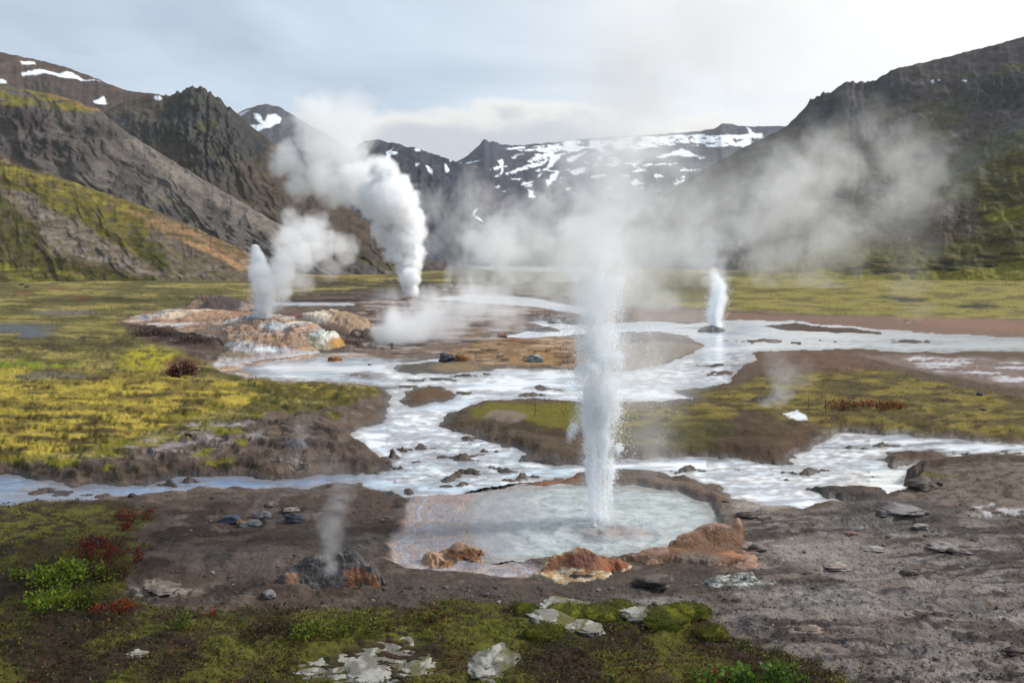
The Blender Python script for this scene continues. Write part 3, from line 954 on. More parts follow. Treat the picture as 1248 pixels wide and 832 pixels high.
def paint_plateau(L):
    L.put(L.t * 0 + 1, P(66, 66, 82))  # rock colour shifted to blue to paint in haze
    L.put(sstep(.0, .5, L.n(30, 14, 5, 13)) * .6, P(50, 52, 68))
    pl = L.poly([(608, 180), (640, 179), (690, 173), (750, 169), (840, 165), (930, 162), (930, 180), (830, 176), (800, 178), (770, 182), (740, 188), (724, 182), (690, 184), (672, 190),
                 (655, 204), (640, 209), (618, 216), (616, 213), (640, 203), (650, 196), (652, 184), (630, 183)], 1.4)
    br = sstep(-.42, -.2, fbm(L.PX / 16, L.PY / 5, 5, 77, .6))
    L.put(pl * br, SNOW)
    L.put(sstep(.47, .58, fbm(L.PX / 22 + L.PY / 14, L.PY / 7, 5, 79, .55)) * sstep(250, 215, L.PY) * sstep(184, 195, L.PY) * sstep(.3, .5, L.t), SNOW)
    for q in ([(607, 196), (615, 194), (614, 206), (610, 215), (608, 214), (611, 204)], [(672, 190), (690, 184), (676, 200), (664, 206)], [(689, 193), (712, 186), (708, 193), (694, 200), (690, 198)],
              [(696, 208), (712, 206), (706, 214), (698, 214)], [(676, 208), (679, 208), (676, 218), (667, 226), (668, 220)], [(686, 229), (699, 226), (690, 231)],
              [(645, 230), (655, 232), (653, 240), (647, 239)], [(655, 213), (661, 211), (657, 216)], [(728, 193), (738, 186), (734, 192)], [(734, 200), (760, 196), (746, 206)],
              [(770, 200), (780, 199), (776, 204)], [(800, 190), (830, 184), (850, 190), (820, 192)], [(700, 264), (706, 262), (702, 268)]):
        L.put(L.poly(q, .9), SNOW)
    L.put(L.poly([(912, 158), (932, 168), (936, 170), (925, 168), (912, 161)], 1), SNOW)
    L.put(L.poly([(580, 182), (592, 171), (620, 178), (600, 190), (580, 195)], 3) * .8, P(62, 70, 88))


def paint_right(L):
    L.put(L.t * 0 + 1, P(112, 106, 104))
    L.put(sstep(.0, .35, fbm(L.PX / 70 - L.PY / 60, L.PY / 9 + L.PX / 22, 5, 83)) * .7, P(84, 80, 78))
    L.put(sstep(.05, .4, fbm(L.PX / 50, L.PY / 12, 4, 84)) * .7 * sstep(90, 130, L.PY), P(108, 104, 72))
    L.put(sstep(-.1, .4, L.n(50, 24, 5, 14)) * .6, P(68, 64, 60))
    L.put(sstep(.1, .5, L.g) * .4, P(104, 94, 86))
    L.put(L.poly([(1050, 104), (1130, 80), (1248, 50), (1520, -20), (1520, 20), (1248, 80), (1180, 95), (1110, 100)], 5) * .7, P(96, 88, 88))
    L.put(L.poly([(1100, 96), (1200, 88), (1248, 74), (1520, 40), (1520, 60), (1248, 84), (1170, 98)], 3) * .7 * sstep(-.4, .2, L.n(40, 6, 4, 15)), P(108, 104, 56))
    L.put(L.poly([(1130, 130), (1170, 110), (1180, 130), (1150, 165), (1110, 195), (1080, 205)], 7) * .6, P(92, 92, 58))
    L.put(L.cm * .8, P(62, 64, 70))
    L.put(L.poly([(1060, 170), (1110, 195), (1050, 225), (1000, 240), (960, 260), (940, 250)], 8) * .5, P(88, 84, 64))
    for q in ([(1173, 99), (1178, 100), (1176, 102)], [(1133, 98), (1137, 97), (1136, 100)], [(1141, 97), (1144, 98), (1143, 100)]):
        L.put(L.poly(q, .9), SNOW)


def paint_ridge2(L):
    L.put(L.t * 0 + 1, P(100, 98, 96))
    L.put(sstep(-.1, .4, L.n(50, 10, 5, 16)) * .6, P(84, 82, 72))
    L.put(L.poly([(1100, 200), (1180, 172), (1248, 160), (1520, 90), (1520, 260), (1100, 260)], 8) * .7, P(92, 92, 58))


def paint_green(L):
    L.put(L.t * 0 + 1, P(96, 92, 54))
    L.put(sstep(-.2, .3, L.n(60, 8, 5, 17)), P(78, 74, 46))
    L.put(sstep(.0, .4, L.n(36, 6, 5, 18)) * .8, P(106, 98, 54))
    L.put(sstep(.15, .45, L.n(44, 7, 5, 19)) * .7, P(82, 70, 56))
    L.put(L.poly([(1060, 225), (1140, 235), (1190, 248), (1200, 290), (1110, 300), (1040, 300), (1010, 290)], 9) * .75, P(96, 84, 74))
    L.put(L.poly([(900, 332), (1010, 300), (1060, 285), (1130, 300), (1248, 295), (1520, 280), (1520, 345), (900, 345)], 9) * sstep(-.4, .1, L.n(50, 7, 4, 23)) * .8, P(102, 96, 54))
    L.put(L.poly([(1200, 262), (1248, 250), (1520, 200), (1520, 220), (1248, 262), (1210, 272)], 3), P(124, 122, 50))
    L.put(L.poly([(1230, 200), (1260, 205), (1260, 216), (1236, 212)], 3) * .8, P(124, 118, 50))
    L.put(L.poly([(1010, 322), (1100, 318), (1200, 312), (1248, 300), (1520, 290), (1520, 312), (1248, 318), (1150, 332), (1060, 334)], 6) * sstep(-.2, .2, L.n(60, 5, 4, 24)), P(52, 52, 34))
    L.put(L.poly([(900, 336), (1000, 330), (1060, 336), (1200, 326), (1248, 316), (1520, 305), (1520, 350), (900, 350)], 4) * .7, P(138, 132, 56))
    for q in ([(1195, 205), (1210, 208), (1200, 222), (1192, 214)], [(1215, 210), (1226, 220), (1222, 222)], [(1150, 220), (1160, 226), (1152, 228)]):
        L.put(L.poly(q, 2) * .8, P(128, 122, 102))
    L.put(L.poly([(1155, 250), (1175, 246), (1168, 275), (1150, 278)], 3) * .8, P(106, 88, 80))


mountain('far_plateau_mountain', 'snow streaked plateau mountain closing the valley',
         [(380, 210, 1500), (520, 205, 1500), (560, 196, 1450), (580, 182, 1400), (590, 171, 1400), (600, 174, 1400), (612, 177, 1400), (640, 177, 1450), (690, 172, 1500), (740, 167, 1550),
          (800, 164, 1550), (850, 160, 1550), (870, 157, 1500), (880, 151, 1500), (892, 151, 1500), (905, 154, 1500), (960, 154, 1500), (1060, 150, 1500), (1200, 170, 1500)],
         [(380, 322, 700), (1200, 322, 700)], (400, 1150), 1.5, M_MTNFAR, paint_plateau, 1.1, 2.6, (26, 60, 0.2), [(592, 14, 4)], crags=((600, 190, 30, 25, 3), (700, 225, 90, 30, 2.5)), seed=100)
mountain('small_snowy_mountain', 'small rounded far peak with snow patches',
         [(230, 175, 1100), (270, 150, 1100), (300, 133, 1100), (312, 129, 1100), (325, 127, 1100), (340, 130, 1100), (352, 137, 1100), (365, 145, 1100), (390, 160, 1100), (450, 195, 1100)],
         [(230, 322, 700), (450, 322, 700)], (240, 440), 1.4, M_MTNFAR, paint_peak, 1.1, 1.6, (20, 60, 0), seed=200)
mountain('dark_middle_mountain', 'dark craggy mountain with small snow patches',
         [(330, 255, 800), (380, 215, 800), (415, 190, 800), (440, 174, 800), (460, 171, 800), (480, 175, 780), (510, 182, 770), (540, 192, 760), (570, 202, 750), (592, 209, 740), (600, 222, 730),
          (612, 243, 720), (630, 268, 700), (660, 300, 680), (690, 317, 640), (730, 323, 600)],
         [(330, 326, 480), (730, 326, 480)], (340, 725), 1.4, M_MTNFAR, paint_dark, 1.05, 4.0, (26, 70, -0.2), [(500, 60, 2)], crags=((500, 225, 60, 40, 5), (575, 235, 28, 40, 6)), seed=300)
mountain('brown_back_mountain', 'rounded brown mountain with a long snow streak',
         [(-300, 20, 640), (-100, 52, 640), (0, 64, 620), (40, 72, 620), (80, 82, 610), (120, 97, 600), (155, 111, 590), (185, 114, 580), (215, 122, 580), (300, 180, 570), (360, 240, 560)],
         [(-300, 330, 360), (360, 330, 360)], (-290, 350), 1.5, M_MTN, paint_back, 1.1, 2.6, (30, 120, 0.5), crags=((50, 108, 40, 10, 3),), seed=400)
mountain('crag_mountain', 'brown mountain shoulder with a dark crag',
         [(90, 175, 430), (120, 142, 430), (150, 124, 430), (185, 115, 425), (205, 119, 420), (222, 114, 415), (238, 109, 412), (250, 111, 410), (262, 121, 408), (275, 129, 405), (290, 140, 400),
          (310, 156, 395), (340, 181, 385), (380, 216, 370), (420, 250, 355), (460, 280, 340), (500, 305, 325), (540, 322, 315), (600, 331, 310)],
         [(90, 336, 240), (600, 334, 300)], (100, 595), 1.3, M_MTN, paint_crag, 1.15, 5.0, (24, 160, 0.75), [(240, 45, 9)],
         crags=((240, 150, 48, 42, 9), (270, 195, 40, 30, 9), (190, 165, 40, 14, 5), (150, 150, 30, 10, 4)), seed=500)
mountain('scree_mountain', 'grey scree mountainside with gullies',
         [(-300, 40, 330), (-100, 80, 330), (0, 104, 325), (50, 112, 320), (90, 122, 316), (120, 133, 312), (150, 158, 305), (200, 190, 295), (260, 226, 282), (330, 268, 265), (400, 304, 250), (450, 323, 240), (480, 332, 236), (520, 336, 235)],
         [(-300, 340, 185), (520, 337, 225)], (-290, 515), 1.3, M_MTN, paint_scree, 1.2, 5.5, (17, 240, 0.92), crags=((30, 150, 40, 16, 6), (120, 165, 40, 10, 4), (50, 185, 60, 14, 4)), seed=600)
mountain('green_spur_hill', 'mossy tan hillside at the foot of the scree',
         [(-300, 150, 215), (-100, 182, 215), (0, 197, 212), (60, 212, 208), (110, 229, 205), (160, 246, 202), (200, 262, 200), (240, 279, 197), (280, 297, 194), (310, 312, 192), (335, 328, 190), (350, 336, 188), (380, 341, 186)],
         [(-300, 346, 148), (0, 344, 152), (200, 342, 160), (380, 340, 182)], (-290, 375), 1.25, M_MTN, paint_spur, 1.0, 3.2, (20, 120, 0.8), crags=((90, 320, 90, 18, 2),), seed=700)
mountain('right_mountain', 'long dark mountain with a craggy skyline',
         [(640, 322, 520), (680, 308, 520), (700, 297, 520), (750, 273, 500), (800, 244, 480), (850, 211, 465), (900, 183, 450), (930, 168, 440), (960, 154, 430), (975, 140, 425), (985, 127, 420),
          (1000, 119, 415), (1030, 103, 408), (1045, 102, 405), (1062, 102, 402), (1075, 93, 400), (1095, 83, 396), (1110, 80, 394), (1160, 68, 385), (1200, 58, 378), (1248, 44, 370), (1530, -45, 330)],
         [(640, 326, 430), (900, 334, 300), (1530, 338, 220)], (645, 1525), 1.5, M_MTN, paint_right, 1.15, 3.6, (26, 170, -0.75), [(1030, 60, 5), (985, 25, 4)],
         crags=((1010, 135, 50, 22, 6), (1080, 110, 40, 16, 5), (1215, 115, 60, 28, 8), (1100, 270, 60, 30, 1.5)), seed=800)
mountain('grey_right_ridge', 'grey grassy shoulder below the cliffs',
         [(1040, 312, 300), (1080, 282, 296), (1105, 252, 294), (1130, 222, 292), (1160, 190, 288), (1200, 166, 284), (1248, 144, 280), (1530, 40, 260)],
         [(1040, 330, 220), (1530, 336, 205)], (1046, 1525), 1.4, M_MTN, paint_ridge2, 1.1, 3.0, (24, 100, -0.6), seed=900)
mountain('green_right_slope', 'dark green hummocky slope beside the plain',
         [(860, 334, 215), (900, 331, 214), (960, 318, 212), (1020, 297, 210), (1080, 268, 206), (1130, 236, 203), (1170, 214, 200), (1210, 196, 198), (1248, 182, 195), (1530, 100, 180)],
         [(860, 341, 175), (1530, 344, 152)], (862, 1525), 1.25, M_MTN, paint_green, 1.05, 3.6, (30, 60, -1.2), crags=((1130, 265, 60, 26, 4),), seed=1000)

# ------------------------------------------------------------------ silica mounds and vents
def mound(name, poly, hfun, paint, step=0.8, mat=None, parent=None, edge=4.0, warp=1.0, seed=0, base=(120, 100, 84), rough=0.25, fine=0.8):
    """a crust mound standing on a foot print given in the plan; hfun(px, py, sd) -> height in metres"""
    pl = np.array(poly, float)
    sx = step
    sy = step * 0.45
    ax = np.arange(pl[:, 0].min() - 6, pl[:, 0].max() + 6, sx)
    ay = np.arange(pl[:, 1].max() + 3, pl[:, 1].min() - 3, -sy)
    QX, QY = np.meshgrid(ax, ay)
    s = np.clip((QY - 315) / 260.0, 0.1, 1.1) * warp
    wx = QX + s * 9 * fbm(QX / 22, QY / 8, 4, 201 + seed)
    wy = QY + s * 3.0 * fbm(QX / 22, QY / 8, 4, 211 + seed)
    d = sd_poly(poly, wx, wy)
    g = ground_pt(QX, QY, 0.0)
    z0 = height(QX, QY, g[..., 0], g[..., 1], water_sd(QX, QY))[0]
    m = mpp(pl[:, 1].mean())
    h = hfun(QX, QY, d)
    nz = fbm(QX / 14, QY / 5, 5, 221 + seed) * 0.6 + 0.6 * (ridged(QX / 20, QY / 6, 4, 231 + seed) - .45)
    z = z0 + (h * (1 + rough * nz) + fine * m * nz) * sstep(0, 8, d) - 0.06 * (1 - sstep(-edge, 3, d))
    keep = d > -edge
    fk = keep[:-1, :-1] & keep[1:, :-1] & keep[:-1, 1:] & keep[1:, 1:]
    Va = np.stack([g[..., 0], g[..., 1], z], -1)
    qx, qy = project(Va[..., 0], Va[..., 1], Va[..., 2])
    L = Layer(qx, qy, P(*base), 1.0, seed)
    L.wx = qx + s * 9 * fbm(qx / 22, qy / 9, 4, 241 + seed)
    L.wy = qy + s * 4 * fbm(qx / 22, qy / 9, 4, 251 + seed)
    L.d = d
    paint(L)
    f = grid_faces(*QX.shape)[fk.ravel()]
    Vc, f, c = compact(Va.reshape(-1, 3), f, L.C.reshape(-1, 3))
    if parent is not None:
        return make_mesh(name, Vc, f, mat or M_MOUND, parent, col=np.clip(c, .01, .88), origin=parent.location)
    cen = gp(pl[:, 0].mean(), pl[:, 1].mean())
    return make_mesh(name, Vc, f, mat or M_MOUND, col=np.clip(c, .01, .88), origin=cen)


def humps(lst):
    def f(x, y, d):
        h = 0 * x
        a_ = 0.8
        for cx, cy, rx, ry, a in lst:
            h = h + (a_ * a * np.exp(-np.abs(((x - cx) / rx) ** 2 + ((y - cy) / ry) ** 2) ** 1.15)) ** 3
        return h ** (1 / 3)
    return f


def pt_left_mound(L):
    sl = L.PY + .12 * L.PX
    bd = fbm(L.PX / 90, sl / 5, 5, 1, .6)
    L.put(sstep(-.3, .2, bd), P(190, 164, 134))
    L.put(sstep(.05, .3, bd) * .9, P(148, 112, 84))
    L.put(sstep(.1, .35, fbm(L.PX / 70, sl / 4, 5, 2, .6)), P(212, 204, 198))
    L.put(sstep(.2, .45, fbm(L.PX / 60, sl / 4, 5, 3, .6)) * .8, P(112, 88, 74))
    L.put(sstep(.25, .45, fbm(L.PX / 40, sl / 5, 4, 4, .6)) * .7, P(152, 152, 158))
    L.put(L.poly([(195, 382), (270, 374), (300, 376), (260, 388), (205, 392)], 3) * .8, P(214, 190, 162))
    L.put(L.poly([(200, 392), (250, 378), (310, 374), (310, 382), (260, 395)], 3) * .8, P(158, 116, 84))
    L.put(L.ell(175, 387, 9, 4), P(150, 148, 156))
    L.put(L.poly([(285, 390), (310, 380), (325, 382), (322, 388), (300, 390)], 2), P(112, 116, 128))
    L.put(L.poly([(265, 396), (300, 391), (345, 392), (370, 410), (350, 420), (300, 418), (262, 408)], 4) * .6, P(146, 116, 90))
    L.put(L.ell(335, 397, 16, 5), P(170, 174, 176))
    L.put(L.ell(350, 418, 30, 8) * .6, P(134, 100, 66))
    L.put(L.poly([(240, 434), (290, 420), (345, 422), (380, 428), (345, 436), (280, 444)], 4) * .7, P(178, 174, 178))
    L.put(L.ell(325, 426, 20, 3), P(214, 220, 222))
    L.put(L.ell(285, 432, 26, 4) * .8, P(124, 100, 60))


def pt_cream(L):
    L.put(sstep(-.2, .3, L.n(40, 9, 5, 5)), P(178, 152, 122))
    L.put(L.poly([(340, 376), (400, 374), (400, 395), (370, 392), (345, 385)], 5), P(216, 200, 180))
    L.put(L.poly([(340, 378), (358, 376), (372, 386), (360, 388)], 3), P(164, 92, 50))
    L.put(L.poly([(400, 378), (452, 384), (452, 408), (420, 404), (400, 396)], 5) * .8, P(154, 126, 98))
    L.put(1 - sstep(0, 7, L.d), P(92, 68, 46))


def pt_boulder(L):
    L.put(L.t * 0 if hasattr(L, 't') else 0, P(0, 0, 0))
    L.put(L.PX * 0 + 1, P(166, 156, 128))
    L.put(L.ell(385, 404, 12, 6, .3), P(190, 200, 200))
    L.put(L.ell(402, 412, 14, 8, .4), P(226, 220, 206))
    L.put(L.ell(412, 418, 12, 7, .4), P(184, 138, 70))
    L.put(L.ell(366, 410, 12, 8, .4) * .8, P(128, 120, 84))


def pt_crater(L):
    L.put(L.PX * 0 + 1, P(112, 78, 52))
    L.put(L.ell(272, 370, 26, 9), P(72, 52, 44))
    L.put(sstep(.1, .4, L.n(6, 20, 3, 7)) * .6, P(64, 48, 42))
    L.put(L.poly([(222, 372), (240, 364), (250, 370), (235, 376)], 3), P(176, 142, 108))
    L.put(L.poly([(295, 366), (312, 372), (308, 380), (292, 378)], 3) * .7, P(160, 140, 128))


def tagm(o, label, cat, group=None):
    return tag(o, label, cat, group)


# left jet with its coloured mound
VENT_L = gp(323, 406)
jet_left = empty('steam_geyser', VENT_L, 'short white jet blowing from a pale orange and grey sinter mound', 'geyser', 'steaming jets')
mound('sinter_mound', [(138, 394), (200, 378), (262, 376), (330, 384), (372, 392), (398, 405), (388, 424), (392, 434), (350, 440), (300, 446), (258, 444), (282, 428), (262, 414), (205, 402)],
      humps([(325, 410, 62, 17, 1.05), (225, 388, 60, 7, .5), (320, 430, 55, 6, .42), (290, 398, 40, 8, .6), (350, 420, 34, 9, .5)]), pt_left_mound, .8, parent=jet_left, seed=1, base=(182, 140, 100), rough=.35)
mound('vent_rim', [(312, 404), (324, 401), (338, 404), (336, 409), (322, 411), (312, 409)], humps([(324, 406, 12, 5, 1.22)]), lambda L: L.put(L.PX * 0 + 1, P(84, 72, 66)), .6, parent=jet_left, seed=2)
tagm(mound('sinter_mound', [(342, 390), (400, 386), (440, 390), (456, 400), (452, 413), (425, 412), (395, 404), (360, 396)],
           humps([(395, 396, 48, 7, .95), (430, 402, 30, 8, .8)]), pt_cream, .8, seed=3, base=(196, 172, 142)),
     'smooth cream and tan sinter dome just right of the short jet', 'sinter mound')
tagm(mound('sinter_boulder', [(352, 412), (385, 408), (414, 412), (424, 421), (412, 428), (380, 428), (356, 424)], humps([(395, 419, 26, 7, .72), (366, 419, 18, 6, .4)]), pt_boulder, .7, seed=4),
     'rounded white and yellow sinter boulder on the front of the mound', 'boulder')
tagm(mound('crater_mound', [(222, 375), (240, 368), (275, 366), (305, 369), (316, 377), (290, 382), (250, 381)], humps([(265, 373, 32, 6, 1.15), (245, 372, 16, 4, .9), (300, 374, 14, 5, .7)]), pt_crater, .6, seed=5, base=(112, 78, 52)),
     'dark brown crater mound behind the short jet', 'mound')


def pt_dark(a, b, c):
    def f(L):
        L.put(L.PX * 0 + 1, P(*a))
        L.put(sstep(-.2, .3, L.n(14, 6, 4, 9)), P(*b))
        L.put(sstep(.15, .5, L.n(12, 5, 4, 10)), P(*c))
    return f


# rusty mounds at the near rim of the pool
def pt_rust(L):
    L.put(L.PX * 0 + 1, P(176, 142, 98))
    L.put(sstep(-.2, .3, L.n(14, 6, 4, 11)), P(206, 192, 164))
    L.put(sstep(.1, .4, L.n(12, 5, 4, 12)), P(150, 140, 120))
    L.put(L.poly([(655, 698), (668, 680), (690, 672), (715, 668), (745, 676), (775, 690), (755, 696), (735, 694), (715, 699), (690, 690), (672, 694)], 4), P(132, 84, 56))
    L.put(L.poly([(690, 684), (705, 672), (728, 674), (730, 684), (710, 692)], 4), P(108, 62, 46))
    L.put(L.poly([(735, 682), (770, 688), (765, 694), (740, 692)], 3), P(150, 88, 52))
    L.put(L.ell(706, 702, 11, 4, .25), P(40, 32, 24))
    L.put(L.poly([(665, 712), (730, 710), (728, 719), (680, 719)], 3) * .7, P(190, 150, 80))
    L.put(L.ell(650, 712, 14, 6) * .8, P(152, 148, 138))


tagm(mound('rust_mound', [(640, 712), (656, 704), (690, 698), (740, 697), (774, 693), (768, 699), (742, 710), (728, 720), (690, 721), (660, 717)],
           humps([(705, 703, 34, 7.5, .36), (672, 704, 16, 6, .27), (745, 700, 24, 5, .20), (660, 713, 26, 5, .08)]), pt_rust, .5, seed=6, rough=.16, fine=.6),
     'orange rust mound with pale crust at the front rim of the pool', 'mound')


def pt_ridge(L):
    L.put(L.PX * 0 + 1, P(160, 124, 104))
    L.put(L.poly([(800, 682), (838, 654), (870, 646), (900, 640), (915, 668), (900, 685), (860, 690), (825, 690)], 4), P(118, 84, 60))
    L.put(L.poly([(818, 672), (836, 652), (852, 646), (890, 648), (898, 640), (912, 650), (905, 662), (880, 660), (850, 660), (832, 672)], 3), P(124, 86, 54))
    L.put(L.ell(848, 682, 26, 9), P(112, 96, 84))
    L.put(sstep(.1, .4, L.n(14, 5, 4, 13)) * .6, P(92, 66, 50))
    L.put(L.poly([(870, 700), (905, 690), (926, 700), (928, 712), (900, 705)], 3) * .8, P(150, 106, 82))
    L.put(L.poly([(765, 690), (820, 690), (880, 697), (760, 697)], 3) * .7, P(172, 140, 122))
    L.put(L.ell(898, 676, 16, 5) * .8, P(186, 126, 90))


tagm(mound('rust_ridge', [(756, 690), (780, 684), (804, 681), (822, 675), (842, 667), (874, 660), (902, 661), (914, 674), (926, 698), (928, 709), (905, 706), (880, 700), (840, 698), (790, 695)],
           humps([(868, 672, 38, 6, .40), (898, 668, 11, 5, .44), (838, 677, 28, 6, .30), (908, 698, 18, 7, .12), (800, 687, 44, 6, .16), (850, 690, 60, 8, .12)]), pt_ridge, .55, seed=7, rough=.05, fine=.35),
     'long orange brown ridge of crust curling round the right pool edge', 'ridge')


def pt_log(L):
    L.put(L.PX * 0 + 1, P(176, 140, 112))
    L.put(L.poly([(540, 674), (560, 668), (592, 672), (590, 682), (560, 684), (545, 682)], 3), P(128, 78, 44))
    L.put(sstep(.0, .4, L.n(8, 4, 4, 14)) * L.ell(566, 676, 26, 8), P(70, 48, 26))
    L.put(L.poly([(534, 676), (545, 678), (560, 686), (590, 684), (588, 690), (552, 690), (540, 684)], 2), P(60, 46, 36))
    L.put(L.ell(544, 690, 8, 6) * .7, P(150, 104, 60))


tagm(mound('crust_ring', [(512, 690), (524, 681), (548, 678), (575, 677), (592, 682), (590, 689), (562, 690), (548, 697), (525, 696)],
           lambda x, y, d: np.maximum(.12 * np.exp(-(((x - 528) / 14) ** 2 + ((y - 689) / 6) ** 2)), .17 * np.exp(-(((x - 566) / 26) ** 4 + ((y - 681.5) / 3.2) ** 2))) + .03,
           pt_log, .45, seed=8, rough=.1, fine=.35), 'small hollow rust and pink crust lying in the shallow terrace', 'crust')


def pt_grey(L):
    L.put(L.PX * 0 + 1, P(134, 130, 122))
    L.put(sstep(-.2, .3, L.n(16, 5, 4, 15)), P(186, 188, 182))
    L.put(sstep(.15, .45, L.n(12, 4, 4, 16)), P(84, 80, 74))
    L.put(L.ell(884, 722, 6, 3), P(178, 96, 50))
    L.put(L.ell(872, 722, 10, 4) * .7, P(190, 186, 150))


tagm(mound('sulphur_crust', [(846, 722), (872, 715), (905, 714), (930, 721), (956, 729), (925, 732), (870, 730)], humps([(880, 721, 26, 5, .11), (908, 722, 18, 5, .14), (935, 728, 20, 3, .05)]), pt_grey, .5, seed=9, rough=.5),
     'low pale grey sulphur crust with an orange hole below the rust ridge', 'crust')


# fumarole in front, on the left of the terrace
def pt_vent(L):
    L.put(L.PX * 0 + 1, P(78, 72, 70))
    L.put(sstep(-.2, .3, L.n(22, 9, 4, 17)) * .8, P(56, 51, 50))
    L.put(sstep(.2, .5, L.n(24, 7, 4, 18)) * .6, P(116, 111, 110))
    L.put(L.poly([(418, 694), (440, 690), (472, 714), (466, 726), (430, 718), (420, 704)], 3), P(116, 76, 50))
    L.put(L.poly([(334, 716), (350, 700), (372, 694), (362, 708), (345, 722)], 3), P(150, 108, 78))
    L.put(L.ell(405, 698, 16, 5) * .9, P(62, 58, 66))


def fumarole(x, y, label, group='fumaroles'):
    return empty('fumarole', gp(x, y), label, 'fumarole', group)


fum_front = fumarole(405, 716, 'dark cracked vent mound with a rust flank breathing faint steam')
mound('vent_mound', [(336, 724), (352, 714), (378, 709), (425, 709), (460, 714), (478, 724), (452, 729), (400, 730), (352, 730)],
      humps([(385, 717, 28, 8, .38), (425, 716, 32, 8, .42), (352, 722, 16, 5, .16), (455, 722, 22, 6, .24)]), pt_vent, .5, parent=fum_front, seed=10, rough=.2, fine=.5)
VENT_R = gp(872, 403)
jet_right = empty('steam_geyser', VENT_R, 'slim white jet rising from a dark cone beside the silvery river', 'geyser', 'steaming jets')
mound('vent_cone', [(842, 403), (858, 398), (880, 398), (894, 403), (882, 407), (852, 407)], humps([(868, 402.5, 20, 4, .62)]), pt_dark((70, 74, 78), (92, 92, 90), (56, 58, 62)), .6, parent=jet_right, seed=11)
VENT_C = gp(502, 365)
jet_mid = empty('steam_geyser', VENT_C, 'tallest billowing white steam jet in front of the dark mountain', 'geyser', 'steaming jets')
mound('vent_rim', [(480, 367), (495, 362), (512, 362), (524, 366), (510, 369), (490, 369)], humps([(502, 365.5, 16, 3, .4)]), pt_dark((110, 92, 80), (84, 72, 64), (130, 118, 108)), .6, parent=jet_mid, seed=12)
fum_hole = fumarole(936, 498, 'dark hole in the moss island puffing yellowish steam')
mound('vent_rim', [(908, 500), (925, 495), (945, 495), (957, 501), (940, 505), (918, 504)], humps([(932, 499, 22, 3, .12)]), pt_dark((52, 44, 38), (80, 66, 50), (40, 34, 30)), .6, parent=fum_hole, seed=13)
fum_slab = fumarole(372, 564, 'dark purple slab on the left mud bank with a wisp of steam')
mound('vent_slab', [(344, 565), (356, 559), (372, 558), (380, 564), (374, 568), (352, 568)], humps([(362, 563, 14, 3.6, .17)]), pt_dark((74, 68, 78), (100, 94, 98), (48, 44, 50)), .5, parent=fum_slab, seed=14)
mound('fallen_slab', [(330, 572), (352, 570), (388, 575), (384, 579), (350, 578)], humps([(362, 574.5, 24, 2.6, .08)]), pt_dark((120, 108, 98), (84, 76, 72), (140, 130, 120)), .5, parent=fum_slab, seed=15)
fum_pond = fumarole(440, 421, 'dark ledge steaming thickly over the pale shallows beside the cream dome')
mound('vent_ledge', [(418, 416), (440, 411), (462, 412), (466, 420), (446, 427), (424, 424)], humps([(440, 418, 22, 6, .6)]), pt_dark((92, 72, 56), (60, 48, 40), (160, 134, 104)), .6, parent=fum_pond, seed=16, rough=.6)
fum_far = fumarole(556, 352, 'cluster of thin white wisps rising from the far brown flat')
mound('vent_rim', [(528, 355), (545, 351), (575, 351), (588, 355), (560, 357)], humps([(556, 353.5, 24, 2.2, .3)]), pt_dark((110, 100, 92), (90, 80, 74), (160, 156, 152)), .6, parent=fum_far, seed=17)
fum_plain = fumarole(1106, 392, 'brown strip beyond the river giving off a faint tall veil')
mound('vent_rim', [(1090, 393), (1102, 390.5), (1118, 391), (1124, 394), (1104, 395)], humps([(1106, 392.7, 14, 1.5, .2)]), pt_dark((126, 98, 84), (104, 82, 72), (150, 128, 112)), .6, parent=fum_plain, seed=18)

# ------------------------------------------------------------------ stones
import bmesh


def ico(sub):
    bm = bmesh.new()
    bmesh.ops.create_icosphere(bm, subdivisions=sub, radius=1)
    V = np.array([v.co[:] for v in bm.verts])
    Fc = np.array([[v.index for v in f.verts] for f in bm.faces], np.int32)
    bm.free()
    return V, Fc


ICO = {k: ico(k) for k in (1, 2, 3, 4, 5)}


def rock_shape(seed, sub, rough=0.35, facets=9):
    V, Fc = ICO[sub]
    r = np.random.default_rng(seed)
    V = V.copy()
    # chop with planes to get facets
    for _ in range(facets):
        n = r.normal(size=3)
        n /= np.linalg.norm(n)
        d = r.uniform(0.55, 0.92)
        q = V @ n
        V -= np.maximum(q - d, 0)[:, None] * n * 0.9
    a, b = V[:, 0] * 1.6 + seed, V[:, 1] * 1.6 + V[:, 2] * 1.3
    n1 = fbm(a, b + V[:, 2], 5, seed % 50)
    V *= (1 + rough * 0.4 * n1)[:, None]
    return V, Fc


FOOT = []
CUSH = []


